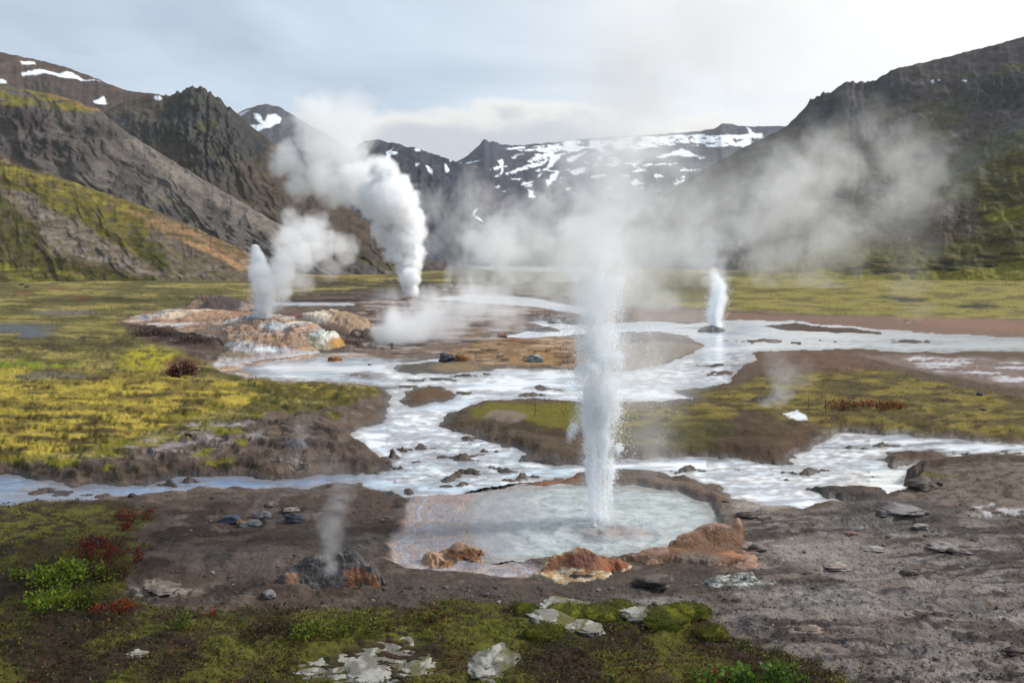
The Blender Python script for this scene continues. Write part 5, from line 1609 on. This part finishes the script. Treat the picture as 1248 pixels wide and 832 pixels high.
# ------------------------------------------------------------------ steam and spray
def gn_plume(name, skel, parent, mat, vox=96, amp=1.0, nscale=1.0, soft=0.5, thr=0.1, detail=5.0, stretch=(1, 1, 1), distort=0.0, kindlabel=None):
    """steam as a density grid: distance to a skeleton of puffs, eaten away by fractal noise.
    skel: rows of x, y, z, radius, density"""
    S = np.asarray(skel, float)
    org = np.array(parent.matrix_world.translation if parent is not None else (0, 0, 0), float)
    if parent is not None:
        org = np.array(parent.location, float)
    S = S.copy()
    S[:, :3] -= org
    lo = (S[:, :3] - S[:, 3:4] * 1.15).min(0)
    hi = (S[:, :3] + S[:, 3:4] * 1.15).max(0)
    ext = hi - lo
    vs = max(ext.max() / vox, (ext.prod() / 2.2e6) ** (1 / 3))
    res = np.maximum(8, np.ceil(ext / vs)).astype(int)
    vd = bpy.data.volumes.new(name)
    vd.materials.append(mat)
    o = bpy.data.objects.new(name, vd)
    COL.objects.link(o)
    if parent is not None:
        o.parent = parent
    ng = bpy.data.node_groups.new(name, 'GeometryNodeTree')
    ng.interface.new_socket('Geometry', in_out='INPUT', socket_type='NodeSocketGeometry')
    ng.interface.new_socket('Geometry', in_out='OUTPUT', socket_type='NodeSocketGeometry')
    L = ng.links.new
    gi = ng.nodes.new('NodeGroupInput')
    go = ng.nodes.new('NodeGroupOutput')
    pos = ng.nodes.new('GeometryNodeInputPosition')
    rmean = float(S[:, 3].mean())
    jn = ng.nodes.new('GeometryNodeJoinGeometry')
    for row in S:
        pn = ng.nodes.new('GeometryNodePoints')
        pn.inputs['Position'].default_value = tuple(float(q) for q in row[:3])
        st_ = ng.nodes.new('GeometryNodeStoreNamedAttribute')
        st_.data_type = 'FLOAT_VECTOR'
        st_.inputs['Name'].default_value = 'puff'
        st_.inputs['Value'].default_value = (float(row[3]), float(row[4]), 0.0)
        L(pn.outputs[0], st_.inputs['Geometry'])
        L(st_.outputs[0], jn.inputs[0])
    skel_out = jn.outputs[0]
    # fractal noise
    mp = ng.nodes.new('ShaderNodeVectorMath')
    mp.operation = 'MULTIPLY'
    L(pos.outputs[0], mp.inputs[0])
    mp.inputs[1].default_value = tuple(v * nscale / rmean for v in stretch)
    add = ng.nodes.new('ShaderNodeVectorMath')
    add.operation = 'ADD'
    L(mp.outputs[0], add.inputs[0])
    add.inputs[1].default_value = (len(name) * 3.1, float(S[0, 0]) * .37, float(len(S)))
    nz = ng.nodes.new('ShaderNodeTexNoise')
    nz.inputs['Scale'].default_value = 1.0
    nz.inputs['Detail'].default_value = detail
    nz.inputs['Roughness'].default_value = 0.62
    nz.inputs['Distortion'].default_value = distort
    L(add.outputs[0], nz.inputs['Vector'])
    near = ng.nodes.new('GeometryNodeSampleNearest')
    near.domain = 'POINT'
    L(skel_out, near.inputs['Geometry'])

    def samp(src, typ):
        s = ng.nodes.new('GeometryNodeSampleIndex')
        s.data_type = typ
        s.domain = 'POINT'
        L(skel_out, s.inputs['Geometry'])
        L(src, s.inputs['Value'])
        L(near.outputs[0], s.inputs['Index'])
        return s.outputs[0]

    pa = ng.nodes.new('GeometryNodeInputNamedAttribute')
    pa.data_type = 'FLOAT_VECTOR'
    pa.inputs['Name'].default_value = 'puff'
    P_ = samp(pos.outputs[0], 'FLOAT_VECTOR')
    sx_ = ng.nodes.new('ShaderNodeSeparateXYZ')
    L(samp(pa.outputs[0], 'FLOAT_VECTOR'), sx_.inputs[0])
    r_, d_ = sx_.outputs[0], sx_.outputs[1]
    ds = ng.nodes.new('ShaderNodeVectorMath')
    ds.operation = 'DISTANCE'
    L(pos.outputs[0], ds.inputs[0])
    L(P_, ds.inputs[1])

    def m(op, a, b, c=None):
        n = ng.nodes.new('ShaderNodeMath')
        n.operation = op
        for i, v in enumerate((a, b, c)):
            if v is None:
                continue
            if isinstance(v, (int, float)):
                n.inputs[i].default_value = v
            else:
                L(v, n.inputs[i])
        return n.outputs[0]
    v = m('SUBTRACT', 1.0, m('DIVIDE', ds.outputs['Value'], r_))
    nn = m('MULTIPLY', m('SUBTRACT', nz.outputs[0], 0.5), 2.0 * amp)
    f = m('ADD', v, nn)
    # never beyond the puff's own radius
    gate = m('MINIMUM', m('MULTIPLY', m('MAXIMUM', m('ADD', v, 0.1), 0.0), 5.0), 1.0)
    mr = ng.nodes.new('ShaderNodeMapRange')
    mr.interpolation_type = 'SMOOTHSTEP'
    mr.inputs['From Min'].default_value = thr
    mr.inputs['From Max'].default_value = thr + soft
    L(f, mr.inputs['Value'])
    dens = m('MULTIPLY', m('MULTIPLY', mr.outputs[0], gate), d_)
    vc = ng.nodes.new('GeometryNodeVolumeCube')
    L(dens, vc.inputs['Density'])
    vc.inputs['Min'].default_value = tuple(float(x) for x in lo)
    vc.inputs['Max'].default_value = tuple(float(x) for x in hi)
    for k, nme in enumerate(('Resolution X', 'Resolution Y', 'Resolution Z')):
        vc.inputs[nme].default_value = int(res[k])
    sm = ng.nodes.new('GeometryNodeSetMaterial')
    sm.inputs['Material'].default_value = mat
    L(vc.outputs[0], sm.inputs['Geometry'])
    L(sm.outputs[0], go.inputs[0])
    md = o.modifiers.new('steam', 'NODES')
    md.node_group = ng
    return o


def path(pts, Y, n=8, jit=0.35, dY=0.5, rs=None):
    """pts: px, py, radius px, density per metre (and optional distance) -> puffs along a smooth line at distance Y"""
    pts = np.array([list(p) + ([Y] if len(p) == 4 else []) for p in pts], float)
    out = []
    r = np.random.default_rng(int(abs(pts.sum())) + 5)
    for a, b in zip(pts[:-1], pts[1:]):
        ln = math.hypot(b[0] - a[0], b[1] - a[1])
        k = max(2, int(n * ln / (a[2] + b[2] + 1)))
        for i in range(k):
            t = (i + r.random() * .5) / k
            q = a + (b - a) * t
            rad = q[2] * r.uniform(.7, 1.05)
            ox, oy = r.normal(0, jit * q[2], 2) * .7
            mm = q[4] / F
            w = at(q[0] + ox, q[1] + oy, q[4])
            w[1] += r.normal(0, dY) * q[2] * mm
            out.append([w[0], w[1], w[2], rad * mm, q[3]])
    return np.array(out)


def puff_core(name, skel, parent, mat, frac=.62, per=5, sub=2, seed=0):
    """billowed solid heart of a dense jet: many overlapping rounded lobes"""
    r = np.random.default_rng(seed)
    Vs, Fs, k = [], [], 0
    IV, IF = ICO[sub]
    org = np.array(parent.location, float)
    for x, y, z, rad, d in skel:
        for _ in range(per):
            dv = r.normal(size=3)
            dv /= np.linalg.norm(dv)
            rr_ = rad * r.uniform(.13, .34)
            c = np.array([x, y, z]) + dv * (rad * frac - rr_) * r.uniform(.5, 1)
            v = IV * rr_
            v = v * (1 + .18 * fbm(IV[:, 0] * 2.5 + k, IV[:, 1] * 2.5 + IV[:, 2] * 2, 3, 7))[:, None]
            Vs.append(v + c - org)
            Fs.append(IF + k)
            k += len(IV)
    return make_mesh(name, np.concatenate(Vs), np.concatenate(Fs), mat, parent)


def spray(name, n, prof, Y, parent, mat, size, depth=1.0, jitter=1.0, seed=0, tail=1.6):
    """cloud of droplets following a profile of (py, px centre, half width px, weight)"""
    r = np.random.default_rng(seed)
    pr = np.array(prof, float)
    pr = pr[np.argsort(pr[:, 0])]
    yy = np.linspace(pr[0, 0], pr[-1, 0], 400)
    wt = np.interp(yy, pr[:, 0], pr[:, 3])
    cdf = np.cumsum(wt)
    cdf /= cdf[-1]
    y = np.interp(r.random(n), cdf, yy)
    cx, hw_ = np.interp(y, pr[:, 0], pr[:, 1]), np.interp(y, pr[:, 0], pr[:, 2])
    rad = np.abs(r.normal(0, .55, n)) ** (tail / 1.6) * hw_
    a = r.uniform(0, 6.283, n)
    # ragged lobes thrown up in bursts
    rad = rad * (1 + .35 * perlin(y / 17, a * 1.2, seed))
    w = at(cx + np.cos(a) * rad, y, Y)
    w[:, 1] += np.sin(a) * rad * Y / F * depth
    org = np.array(parent.location, float)
    s = size * r.uniform(.4, 1.3, n)
    V_, F_, C_ = scatter_tets(name, w - org, s, np.ones((n, 3)), mat)
    o = make_mesh(name, V_, F_, mat, parent, smooth=False)
    return o


def fountain(name, vent, parent, streams, n, hmin, hmax, vx, size, seed=0, src=.11, wind=.05, fall=.45):
    """droplets thrown up in many short bursts, each on its own arc"""
    r = np.random.default_rng(seed)
    out, sz = [], []
    for _ in range(streams):
        h = hmin + (hmax - hmin) * r.beta(1.25, 1.7)
        vz = math.sqrt(2 * 9.8 * h)
        v = r.normal(0, vx, 2)
        p0 = r.normal(0, src, 2) * .7
        tt = vz / 9.8
        k = int(n / streams)
        t0 = r.uniform(0, 1.0 + fall) * tt
        t = np.clip(t0 + r.normal(0, .10, k) * tt, 0, 1.7 * tt)
        j = (.012 + .05 * t)[:, None] * r.normal(size=(k, 3))
        x = p0[0] + v[0] * t + wind * t * t
        y = p0[1] + v[1] * t
        z = vz * t - 4.9 * t * t
        q = np.stack([x, y, z], 1) + j
        q = q[q[:, 2] > -.05]
        out.append(q)
        sz.append(size * r.uniform(.45, 1.25, len(q)) * r.uniform(.8, 1.2))
    q = np.concatenate(out)
    V_, F_, C_ = scatter_tets(name, q, np.concatenate(sz), np.ones((len(q), 3)), M_SPRAY)
    return make_mesh(name, V_, F_, M_SPRAY, parent, smooth=False)


M_DENSE = steam_mat('dense_steam', (0.997, 0.998, 0.999), 0.0)
M_THIN = steam_mat('thin_steam', (0.994, 0.995, 0.996), 0.1)

# the great geyser of the pool
GV = gp(727, 646)
GVY = GV[1]
geyser = empty('geyser', (GV[0], GV[1], POOL_Z), 'tall column of spray erupting from the turquoise pool', 'geyser')
col_prof = [(650, 727, 24, .9), (640, 727, 21, 1.3), (600, 728, 22, 1.3), (560, 728, 26, 1.2), (520, 728, 30, 1.1), (480, 729, 34, 1.0), (440, 731, 38, .9), (420, 733, 42, .8), (380, 727, 46, .75), (345, 728, 44, .55), (310, 728, 46, .3), (260, 732, 54, .12)]
c1 = fountain('water_column', GV, geyser, 190, 110000, 1.1, 4.9, .19, .0080, 1, .17)
c1['kind'] = 'stuff'
c2 = fountain('droplet_spray', GV, geyser, 90, 15000, 1.6, 4.8, .42, .0062, 2, .16, .1, .7)
c2['kind'] = 'stuff'
c3 = spray('splash', 9000, [(664, 727, 74, .3), (657, 727, 56, 1.0), (648, 727, 38, 1.2), (638, 727, 28, .7), (625, 727, 24, .3)], GVY, geyser, M_SPRAY, .008, seed=3)
c3['kind'] = 'stuff'
sk = path([(727, 652, 30, .7), (728, 600, 32, .8), (728, 540, 38, .8), (729, 480, 44, .8), (732, 420, 50, .8), (728, 360, 50, .8), (730, 310, 50, .7), (730, 260, 50, .5)], GVY, 10, .12, .2)
gn_plume('mist_column', sk, geyser, M_DENSE, 110, .55, 2.2, .7, .05)
sk = path([(729, 350, 64, .6), (733, 290, 76, .8), (742, 240, 84, .9), (752, 190, 96, .9), (775, 140, 106, .85), (800, 95, 112, .75), (830, 50, 112, .6), (850, 10, 110, .5)], GVY, 8, .3, .5)
gn_plume('steam_cloud', sk, geyser, M_THIN, 140, 1.25, 2.1, .8, .12, detail=7, distort=.5)
sk = path([(640, 660, 40, .12), (700, 655, 50, .3), (740, 650, 50, .35), (800, 640, 46, .25), (850, 632, 30, .1)], GVY, 8, .2, 1.2)
gn_plume('pool_mist', sk, geyser, M_THIN, 100, .9, 1.4, .8, .2, stretch=(1, 1, 1.6))
# fine mist drifting to the right over the island
sk = path([(770, 580, 60, .12), (800, 530, 80, .16), (820, 470, 90, .2), (800, 410, 96, .26), (790, 350, 100, .34), (800, 290, 104, .4), (820, 240, 104, .35)], GVY + .5, 8, .35, .8)
gn_plume('drifting_mist', sk, geyser, M_THIN, 120, 1.2, 1.6, .9, .12, detail=7, distort=.5)

# middle jet
YC = VENT_C[1]
jc = path([(502, 362, 8, 3), (501, 352, 12, 2.5), (499, 335, 20, 1.6), (496, 312, 26, 1.4), (491, 290, 31, 1.3), (486, 268, 35, 1.3), (477, 245, 38, 1.2), (470, 225, 36, 1.2), (466, 208, 26, 1.2)], YC, 9, .22, .25)
puff_core('jet_core', jc, jet_mid, M_SPRAY, .74, 12, 2, 5)
gn_plume('steam_jet', jc, jet_mid, M_DENSE, 110, .5, 2.6, .25, .1)
sk = path([(462, 235, 30, .8), (440, 215, 38, .55), (415, 205, 42, .45), (395, 190, 46, .42), (380, 170, 40, .35), (395, 150, 40, .3), (400, 135, 32, .25), (385, 122, 18, .14)], YC + 4, 8, .35, .5)
sk2 = path([(440, 228, 26, .6), (400, 222, 30, .5), (365, 215, 28, .5), (348, 205, 20, .4), (350, 180, 24, .3)], YC + 4, 8, .35, .5)
sk3 = path([(430, 235, 22, .5), (405, 236, 18, .5), (380, 205, 30, .4), (430, 160, 46, .22), (455, 150, 40, .12)], YC + 5, 8, .35, .5)
gn_plume('steam_plume', np.concatenate([sk, sk2, sk3]), jet_mid, M_STEAM, 120, .85, 1.7, .5, .12)
sk = path([(480, 362, 16, .25), (460, 360, 12, .2), (530, 358, 12, .2)], YC, 10, .3, .5)
gn_plume('ground_steam', sk, jet_mid, M_STEAM, 60, .8, 1.5, .5, .1)

# left jet
YL = VENT_L[1]
jl = path([(322, 388, 8, 4), (322, 375, 11, 3.5), (323, 360, 15, 3), (324, 345, 17, 3), (320, 330, 16, 3), (315, 318, 11, 3), (312, 306, 7, 3), (311, 299, 4, 3)], YL, 9, .2, .25)
c5 = spray('jet_core', 55000, [(388, 322, 8, 1.2), (375, 322, 12, 1.3), (360, 323, 16, 1.3), (345, 324, 18, 1.2), (330, 320, 16, 1.0), (318, 315, 11, .7), (306, 312, 7, .4), (298, 311, 3, .15)], YL, jet_left, M_SPRAY, .02, seed=6)
c5['kind'] = 'stuff'
gn_plume('steam_jet', jl, jet_left, M_DENSE, 100, .5, 2.4, .25, .1)
sk = path([(338, 360, 14, 1.6), (345, 338, 20, 1.3), (358, 318, 26, 1.1), (372, 300, 32, .9), (385, 288, 30, .7), (405, 300, 24, .6), (428, 312, 14, .4)], YL + 1, 9, .35, .5)
sk2 = path([(350, 300, 24, .8), (348, 280, 20, .5), (365, 270, 24, .45), (395, 275, 24, .4)], YL + 1, 9, .35, .5)
sk3 = path([(345, 350, 22, .35), (375, 335, 26, .3), (395, 325, 24, .2)], YL + 1, 9, .35, .5)
gn_plume('steam_plume', np.concatenate([sk, sk2, sk3]), jet_left, M_STEAM, 110, .85, 1.6, .5, .12)

# right jet
YR = VENT_R[1]
jr = path([(872, 398, 9, 1.6), (872, 385, 12, 1.6), (874, 368, 14, 1.4), (877, 352, 13, 1.3), (873, 338, 9, 1.2), (870, 330, 6, 1)], YR, 9, .2, .25)
c4 = spray('jet_core', 20000, [(398, 871, 9, 1.2), (385, 870, 12, 1.2), (368, 873, 13, .9), (352, 878, 12, .6), (340, 874, 9, .3), (332, 868, 6, .1)], YR, jet_right, M_SPRAY, .019, seed=4)
c4['kind'] = 'stuff'
gn_plume('steam_jet', jr, jet_right, M_DENSE, 90, .55, 2.4, .4, .1)
sk = path([(880, 350, 20, .4), (882, 320, 34, .2), (888, 290, 50, .12), (905, 255, 60, .08), (935, 230, 66, .06), (975, 205, 64, .04)], YR + 2, 8, .35, .6)
gn_plume('steam_plume', sk, jet_right, M_THIN, 120, 1.0, 2.0, .6, .14)

# fumaroles
def fplume(root, pts, dY=.5, amp=.85, ns=1.5, soft=.5, thr=.12, mat=M_STEAM, vox=90, Y=None, jit=.35):
    sk = path(pts, Y or root.location[1] + .2, 9, jit, dY)
    return gn_plume('steam_plume', sk, root, mat, vox, amp, ns, soft, thr)


fplume(fum_front, [(405, 700, 12, 1.2), (402, 680, 16, 1.4), (408, 655, 22, 1.0), (408, 625, 28, .6), (412, 595, 30, .35), (395, 560, 28, .15)], .4, ns=1.3, soft=.7, mat=M_THIN)
fplume(fum_hole, [(932, 498, 14, .5), (940, 488, 18, .6), (952, 474, 22, .45), (968, 460, 24, .3), (960, 440, 30, .12), (945, 410, 30, .06)], .5, mat=M_STEAM)
fplume(fum_slab, [(362, 558, 12, .3), (366, 535, 16, .25), (372, 515, 18, .12), (366, 490, 16, .05)], .4, mat=M_THIN)
sk = path([(440, 428, 16, .4), (470, 434, 24, .8), (480, 415, 34, 1.5), (478, 392, 32, 1.1), (500, 412, 34, .9), (520, 398, 40, .7), (540, 385, 44, .5), (570, 378, 44, .4), (610, 375, 44, .3), (640, 385, 40, .2)], fum_pond.location[1] + 1.5, 9, .3, .6)
sk2 = path([(440, 436, 14, .4), (490, 438, 20, .6), (540, 434, 18, .35)], fum_pond.location[1] - 1, 9, .3, .4)
gn_plume('steam_plume', np.concatenate([sk, sk2]), fum_pond, M_STEAM, 120, .85, 1.5, .6, .12)
sk = path([(545, 354, 8, .25), (546, 335, 8, .2), (548, 318, 7, .1)], fum_far.location[1], 10, .3, .4)
sk2 = path([(574, 354, 6, .3), (573, 338, 5, .25), (575, 328, 5, .15)], fum_far.location[1], 10, .3, .4)
sk3 = path([(558, 354, 10, .2), (562, 346, 9, .15), (585, 354, 9, .2)], fum_far.location[1], 10, .3, .4)
gn_plume('steam_plume', np.concatenate([sk, sk2, sk3]), fum_far, M_STEAM, 100, .7, 1.5, .5, .1)
fplume(fum_plain, [(1106, 391, 18, .06), (1108, 360, 26, .06), (1112, 320, 32, .05), (1112, 270, 36, .04), (1100, 220, 40, .03)], .5, soft=.8, mat=M_THIN)

# banks of steam hanging over the far river and along the right mountain: uncountable, one mass each
def mist(label, skel, **k):
    o = gn_plume('valley_steam', skel, None, k.pop('mat', M_THIN), **k)
    return tag(o, label, 'steam', kind='stuff')


Yv = 150.0
sk = np.concatenate([path([(560, 322, 34, .12), (585, 300, 48, .18), (610, 285, 56, .18), (640, 270, 58, .13), (665, 250, 56, .1), (690, 215, 60, .07)], Yv, 8, .35, .6),
                     path([(530, 300, 40, .06), (545, 260, 46, .06), (560, 220, 46, .04)], Yv, 8, .35, .6),
                     path([(600, 326, 38, .25), (650, 318, 44, .2), (700, 305, 58, .16), (740, 270, 60, .12)], Yv, 8, .3, .6)])
mist('white steam hanging in the mouth of the valley', sk, vox=140, amp=1.15, nscale=2.2, soft=.7, thr=.14, detail=7, distort=.5)
sk = np.concatenate([path([(640, 372, 26, .12), (700, 368, 34, .12), (780, 370, 40, .1), (840, 365, 34, .08)], 70.0, 8, .3, .8),
                     path([(560, 352, 22, .12), (620, 350, 30, .14), (690, 345, 36, .12)], 95.0, 8, .3, .8)])
mist('low steam drifting over the far river flats', sk, vox=110, amp=.8, nscale=1.3, soft=.7, thr=.15, stretch=(1, 1, 1.8))
Ym = 130.0
sk = np.concatenate([path([(760, 330, 66, .07), (800, 300, 84, .06), (840, 275, 84, .04), (880, 235, 80, .022), (880, 190, 80, .012)], Ym, 8, .35, .6),
                     path([(900, 320, 66, .08), (950, 290, 90, .07), (1000, 250, 90, .05), (1040, 215, 76, .05), (1060, 175, 58, .04), (1030, 150, 54, .022)], Ym, 8, .35, .6),
                     path([(960, 320, 60, .04), (1040, 300, 76, .035), (1090, 270, 66, .025)], Ym, 8, .35, .6)])
mist('grey steam veiling the foot of the long right mountain', sk, vox=160, amp=1.3, nscale=2.3, soft=.8, thr=.14, detail=8, distort=.6)

# thin air between here and the far mountains
M_HAZE = bpy.data.materials.new('air')
hn, ho = nodes_of(M_HAZE)
pv = N(hn, 'ShaderNodeVolumePrincipled')
pv.inputs['Color'].default_value = (.93, .95, .98, 1)
pv.inputs['Density'].default_value = 0.0001
hn.links.new(pv.outputs[0], ho.inputs['Volume'])
bx = np.array([[x, y, z] for x in (-2600, 2600) for y in (-90, 2900) for z in (-60, 460)], float)
bf = np.array([[0, 1, 3, 2], [4, 6, 7, 5], [0, 4, 5, 1], [2, 3, 7, 6], [0, 2, 6, 4], [1, 5, 7, 3]])
hz0 = make_mesh('haze', bx, bf, M_HAZE, smooth=False)
tag(hz0, 'thin air over the valley', 'haze', kind='stuff')

# ------------------------------------------------------------------ sky, sun, camera
SUN_AZ, SUN_EL = R(78), R(38)      # to the right of the view, behind thin cloud
w = bpy.data.worlds.new('World')
sc.world = w
w.use_nodes = True
nt = w.node_tree
nt.nodes.clear()
Lk = nt.links.new
wo = N(nt, 'ShaderNodeOutputWorld')
bg = N(nt, 'ShaderNodeBackground')
sky = N(nt, 'ShaderNodeTexSky', sky_type='NISHITA', sun_disc=False)
sky.sun_elevation, sky.sun_rotation = SUN_EL, SUN_AZ
bg.inputs['Strength'].default_value = 0.1
tc = N(nt, 'ShaderNodeTexCoord')
sep = N(nt, 'ShaderNodeSeparateXYZ')
Lk(tc.outputs['Generated'], sep.inputs[0])
# closeness to the sun behind the cloud
GA = R(58)
sd_ = Vector((math.sin(GA) * math.cos(R(22)), math.cos(GA) * math.cos(R(22)), math.sin(R(22))))
dot = N(nt, 'ShaderNodeVectorMath', operation='DOT_PRODUCT')
Lk(tc.outputs['Generated'], dot.inputs[0])
dot.inputs[1].default_value = sd_
glow = N(nt, 'ShaderNodeMapRange', interpolation_type='SMOOTHSTEP')
Lk(dot.outputs['Value'], glow.inputs['Value'])
glow.inputs['From Min'].default_value = 0.40
glow.inputs['From Max'].default_value = 0.98
# streaky high cloud on a flat layer
zz = mathn(nt, 'ADD', sep.outputs['Z'], 0.16)
cx_ = mathn(nt, 'DIVIDE', sep.outputs['X'], zz)
cy_ = mathn(nt, 'DIVIDE', sep.outputs['Y'], zz)
cmb = N(nt, 'ShaderNodeCombineXYZ')
Lk(cx_, cmb.inputs[0])
Lk(cy_, cmb.inputs[1])
n1 = N(nt, 'ShaderNodeTexNoise')
n1.inputs['Scale'].default_value = 0.9
n1.inputs['Detail'].default_value = 7
n1.inputs['Roughness'].default_value = 0.55
n1.inputs['Distortion'].default_value = 0.6
Lk(cmb.outputs[0], n1.inputs['Vector'])
cov = N(nt, 'ShaderNodeMapRange')
Lk(n1.outputs['Fac'], cov.inputs['Value'])
cov.inputs['From Min'].default_value = 0.36
cov.inputs['From Max'].default_value = 0.68
cov2 = mathn(nt, 'ADD', cov.outputs[0], glow.outputs[0], clamp=True)
cov3 = mathn(nt, 'MULTIPLY_ADD', cov2, 0.5, clamp=True)
cov3.node.inputs[2].default_value = 0.52
# cloud radiance: blue-white away from the sun, white near it (given before the background strength)
cl = N(nt, 'ShaderNodeMixRGB')
cl.inputs[1].default_value = (6.7, 7.9, 9.3, 1)
cl.inputs[2].default_value = (11.2, 11.1, 10.8, 1)
Lk(glow.outputs[0], cl.inputs[0])
mxs = N(nt, 'ShaderNodeMixRGB')
Lk(cov3, mxs.inputs[0])
Lk(sky.outputs[0], mxs.inputs[1])
Lk(cl.outputs[0], mxs.inputs[2])
# low bank of cloud lying on the far mountains
n2 = N(nt, 'ShaderNodeTexNoise')
n2.inputs['Scale'].default_value = 9.0
n2.inputs['Detail'].default_value = 5
n2.inputs['Roughness'].default_value = 0.5
mp2 = N(nt, 'ShaderNodeMapping')
mp2.inputs['Scale'].default_value = (1, 1, 2.2)
Lk(tc.outputs['Generated'], mp2.inputs['Vector'])
Lk(mp2.outputs[0], n2.inputs['Vector'])
hz_ = mathn(nt, 'MULTIPLY_ADD', n2.outputs['Fac'], 0.085)
Lk(sep.outputs['Z'], hz_.node.inputs[2])
ax_ = mathn(nt, 'ADD', sep.outputs['X'], -0.0)
hump = mathn(nt, 'MULTIPLY', ax_, ax_)
hz2 = mathn(nt, 'MULTIPLY_ADD', hump, 0.45)
Lk(hz_, hz2.node.inputs[2])
bank = N(nt, 'ShaderNodeMapRange', interpolation_type='SMOOTHSTEP')
Lk(hz2, bank.inputs['Value'])
bank.inputs['From Min'].default_value = 0.226
bank.inputs['From Max'].default_value = 0.206
edge = N(nt, 'ShaderNodeMapRange', interpolation_type='SMOOTHSTEP')
Lk(hz2, edge.inputs['Value'])
edge.inputs['From Min'].default_value = 0.19
edge.inputs['From Max'].default_value = 0.222
bc = N(nt, 'ShaderNodeMixRGB')
bc.inputs[1].default_value = (5.9, 6.3, 6.8, 1)
bc.inputs[2].default_value = (11.0, 10.6, 9.8, 1)
Lk(edge.outputs[0], bc.inputs[0])
mx2 = N(nt, 'ShaderNodeMixRGB')
Lk(mathn(nt, 'MULTIPLY', bank.outputs[0], 0.95), mx2.inputs[0])
Lk(mxs.outputs[0], mx2.inputs[1])
Lk(bc.outputs[0], mx2.inputs[2])
Lk(mx2.outputs[0], bg.inputs['Color'])
Lk(bg.outputs[0], wo.inputs['Surface'])

sl = bpy.data.lights.new('sun', 'SUN')
sl.energy = 4.4
sl.angle = R(9)
sl.color = (1.0, 0.96, 0.9)
so = bpy.data.objects.new('sun', sl)
COL.objects.link(so)
sdir = Vector((math.sin(SUN_AZ) * math.cos(SUN_EL), math.cos(SUN_AZ) * math.cos(SUN_EL), math.sin(SUN_EL)))
so.rotation_euler = (-sdir).to_track_quat('-Z', 'Y').to_euler()
so.location = (60, 40, 60)

cam = bpy.data.cameras.new('camera')
cam.sensor_width = 36
cam.lens = 36 * F / 1248.0
cam.clip_start = 0.05
cam.clip_end = 20000
co = bpy.data.objects.new('camera', cam)
COL.objects.link(co)
co.location = (0, 0, HC)
co.rotation_euler = (math.pi / 2 - PITCH, 0, 0)
sc.camera = co
sc.view_settings.view_transform = 'Standard'
sc.view_settings.look = 'None'
sc.view_settings.exposure = 0
sc.view_settings.gamma = 1
sc.cycles.volume_bounces = 24
sc.cycles.max_bounces = 24
sc.cycles.diffuse_bounces = 10
sc.cycles.glossy_bounces = 3
sc.cycles.transparent_max_bounces = 24
sc.cycles.use_denoising = True
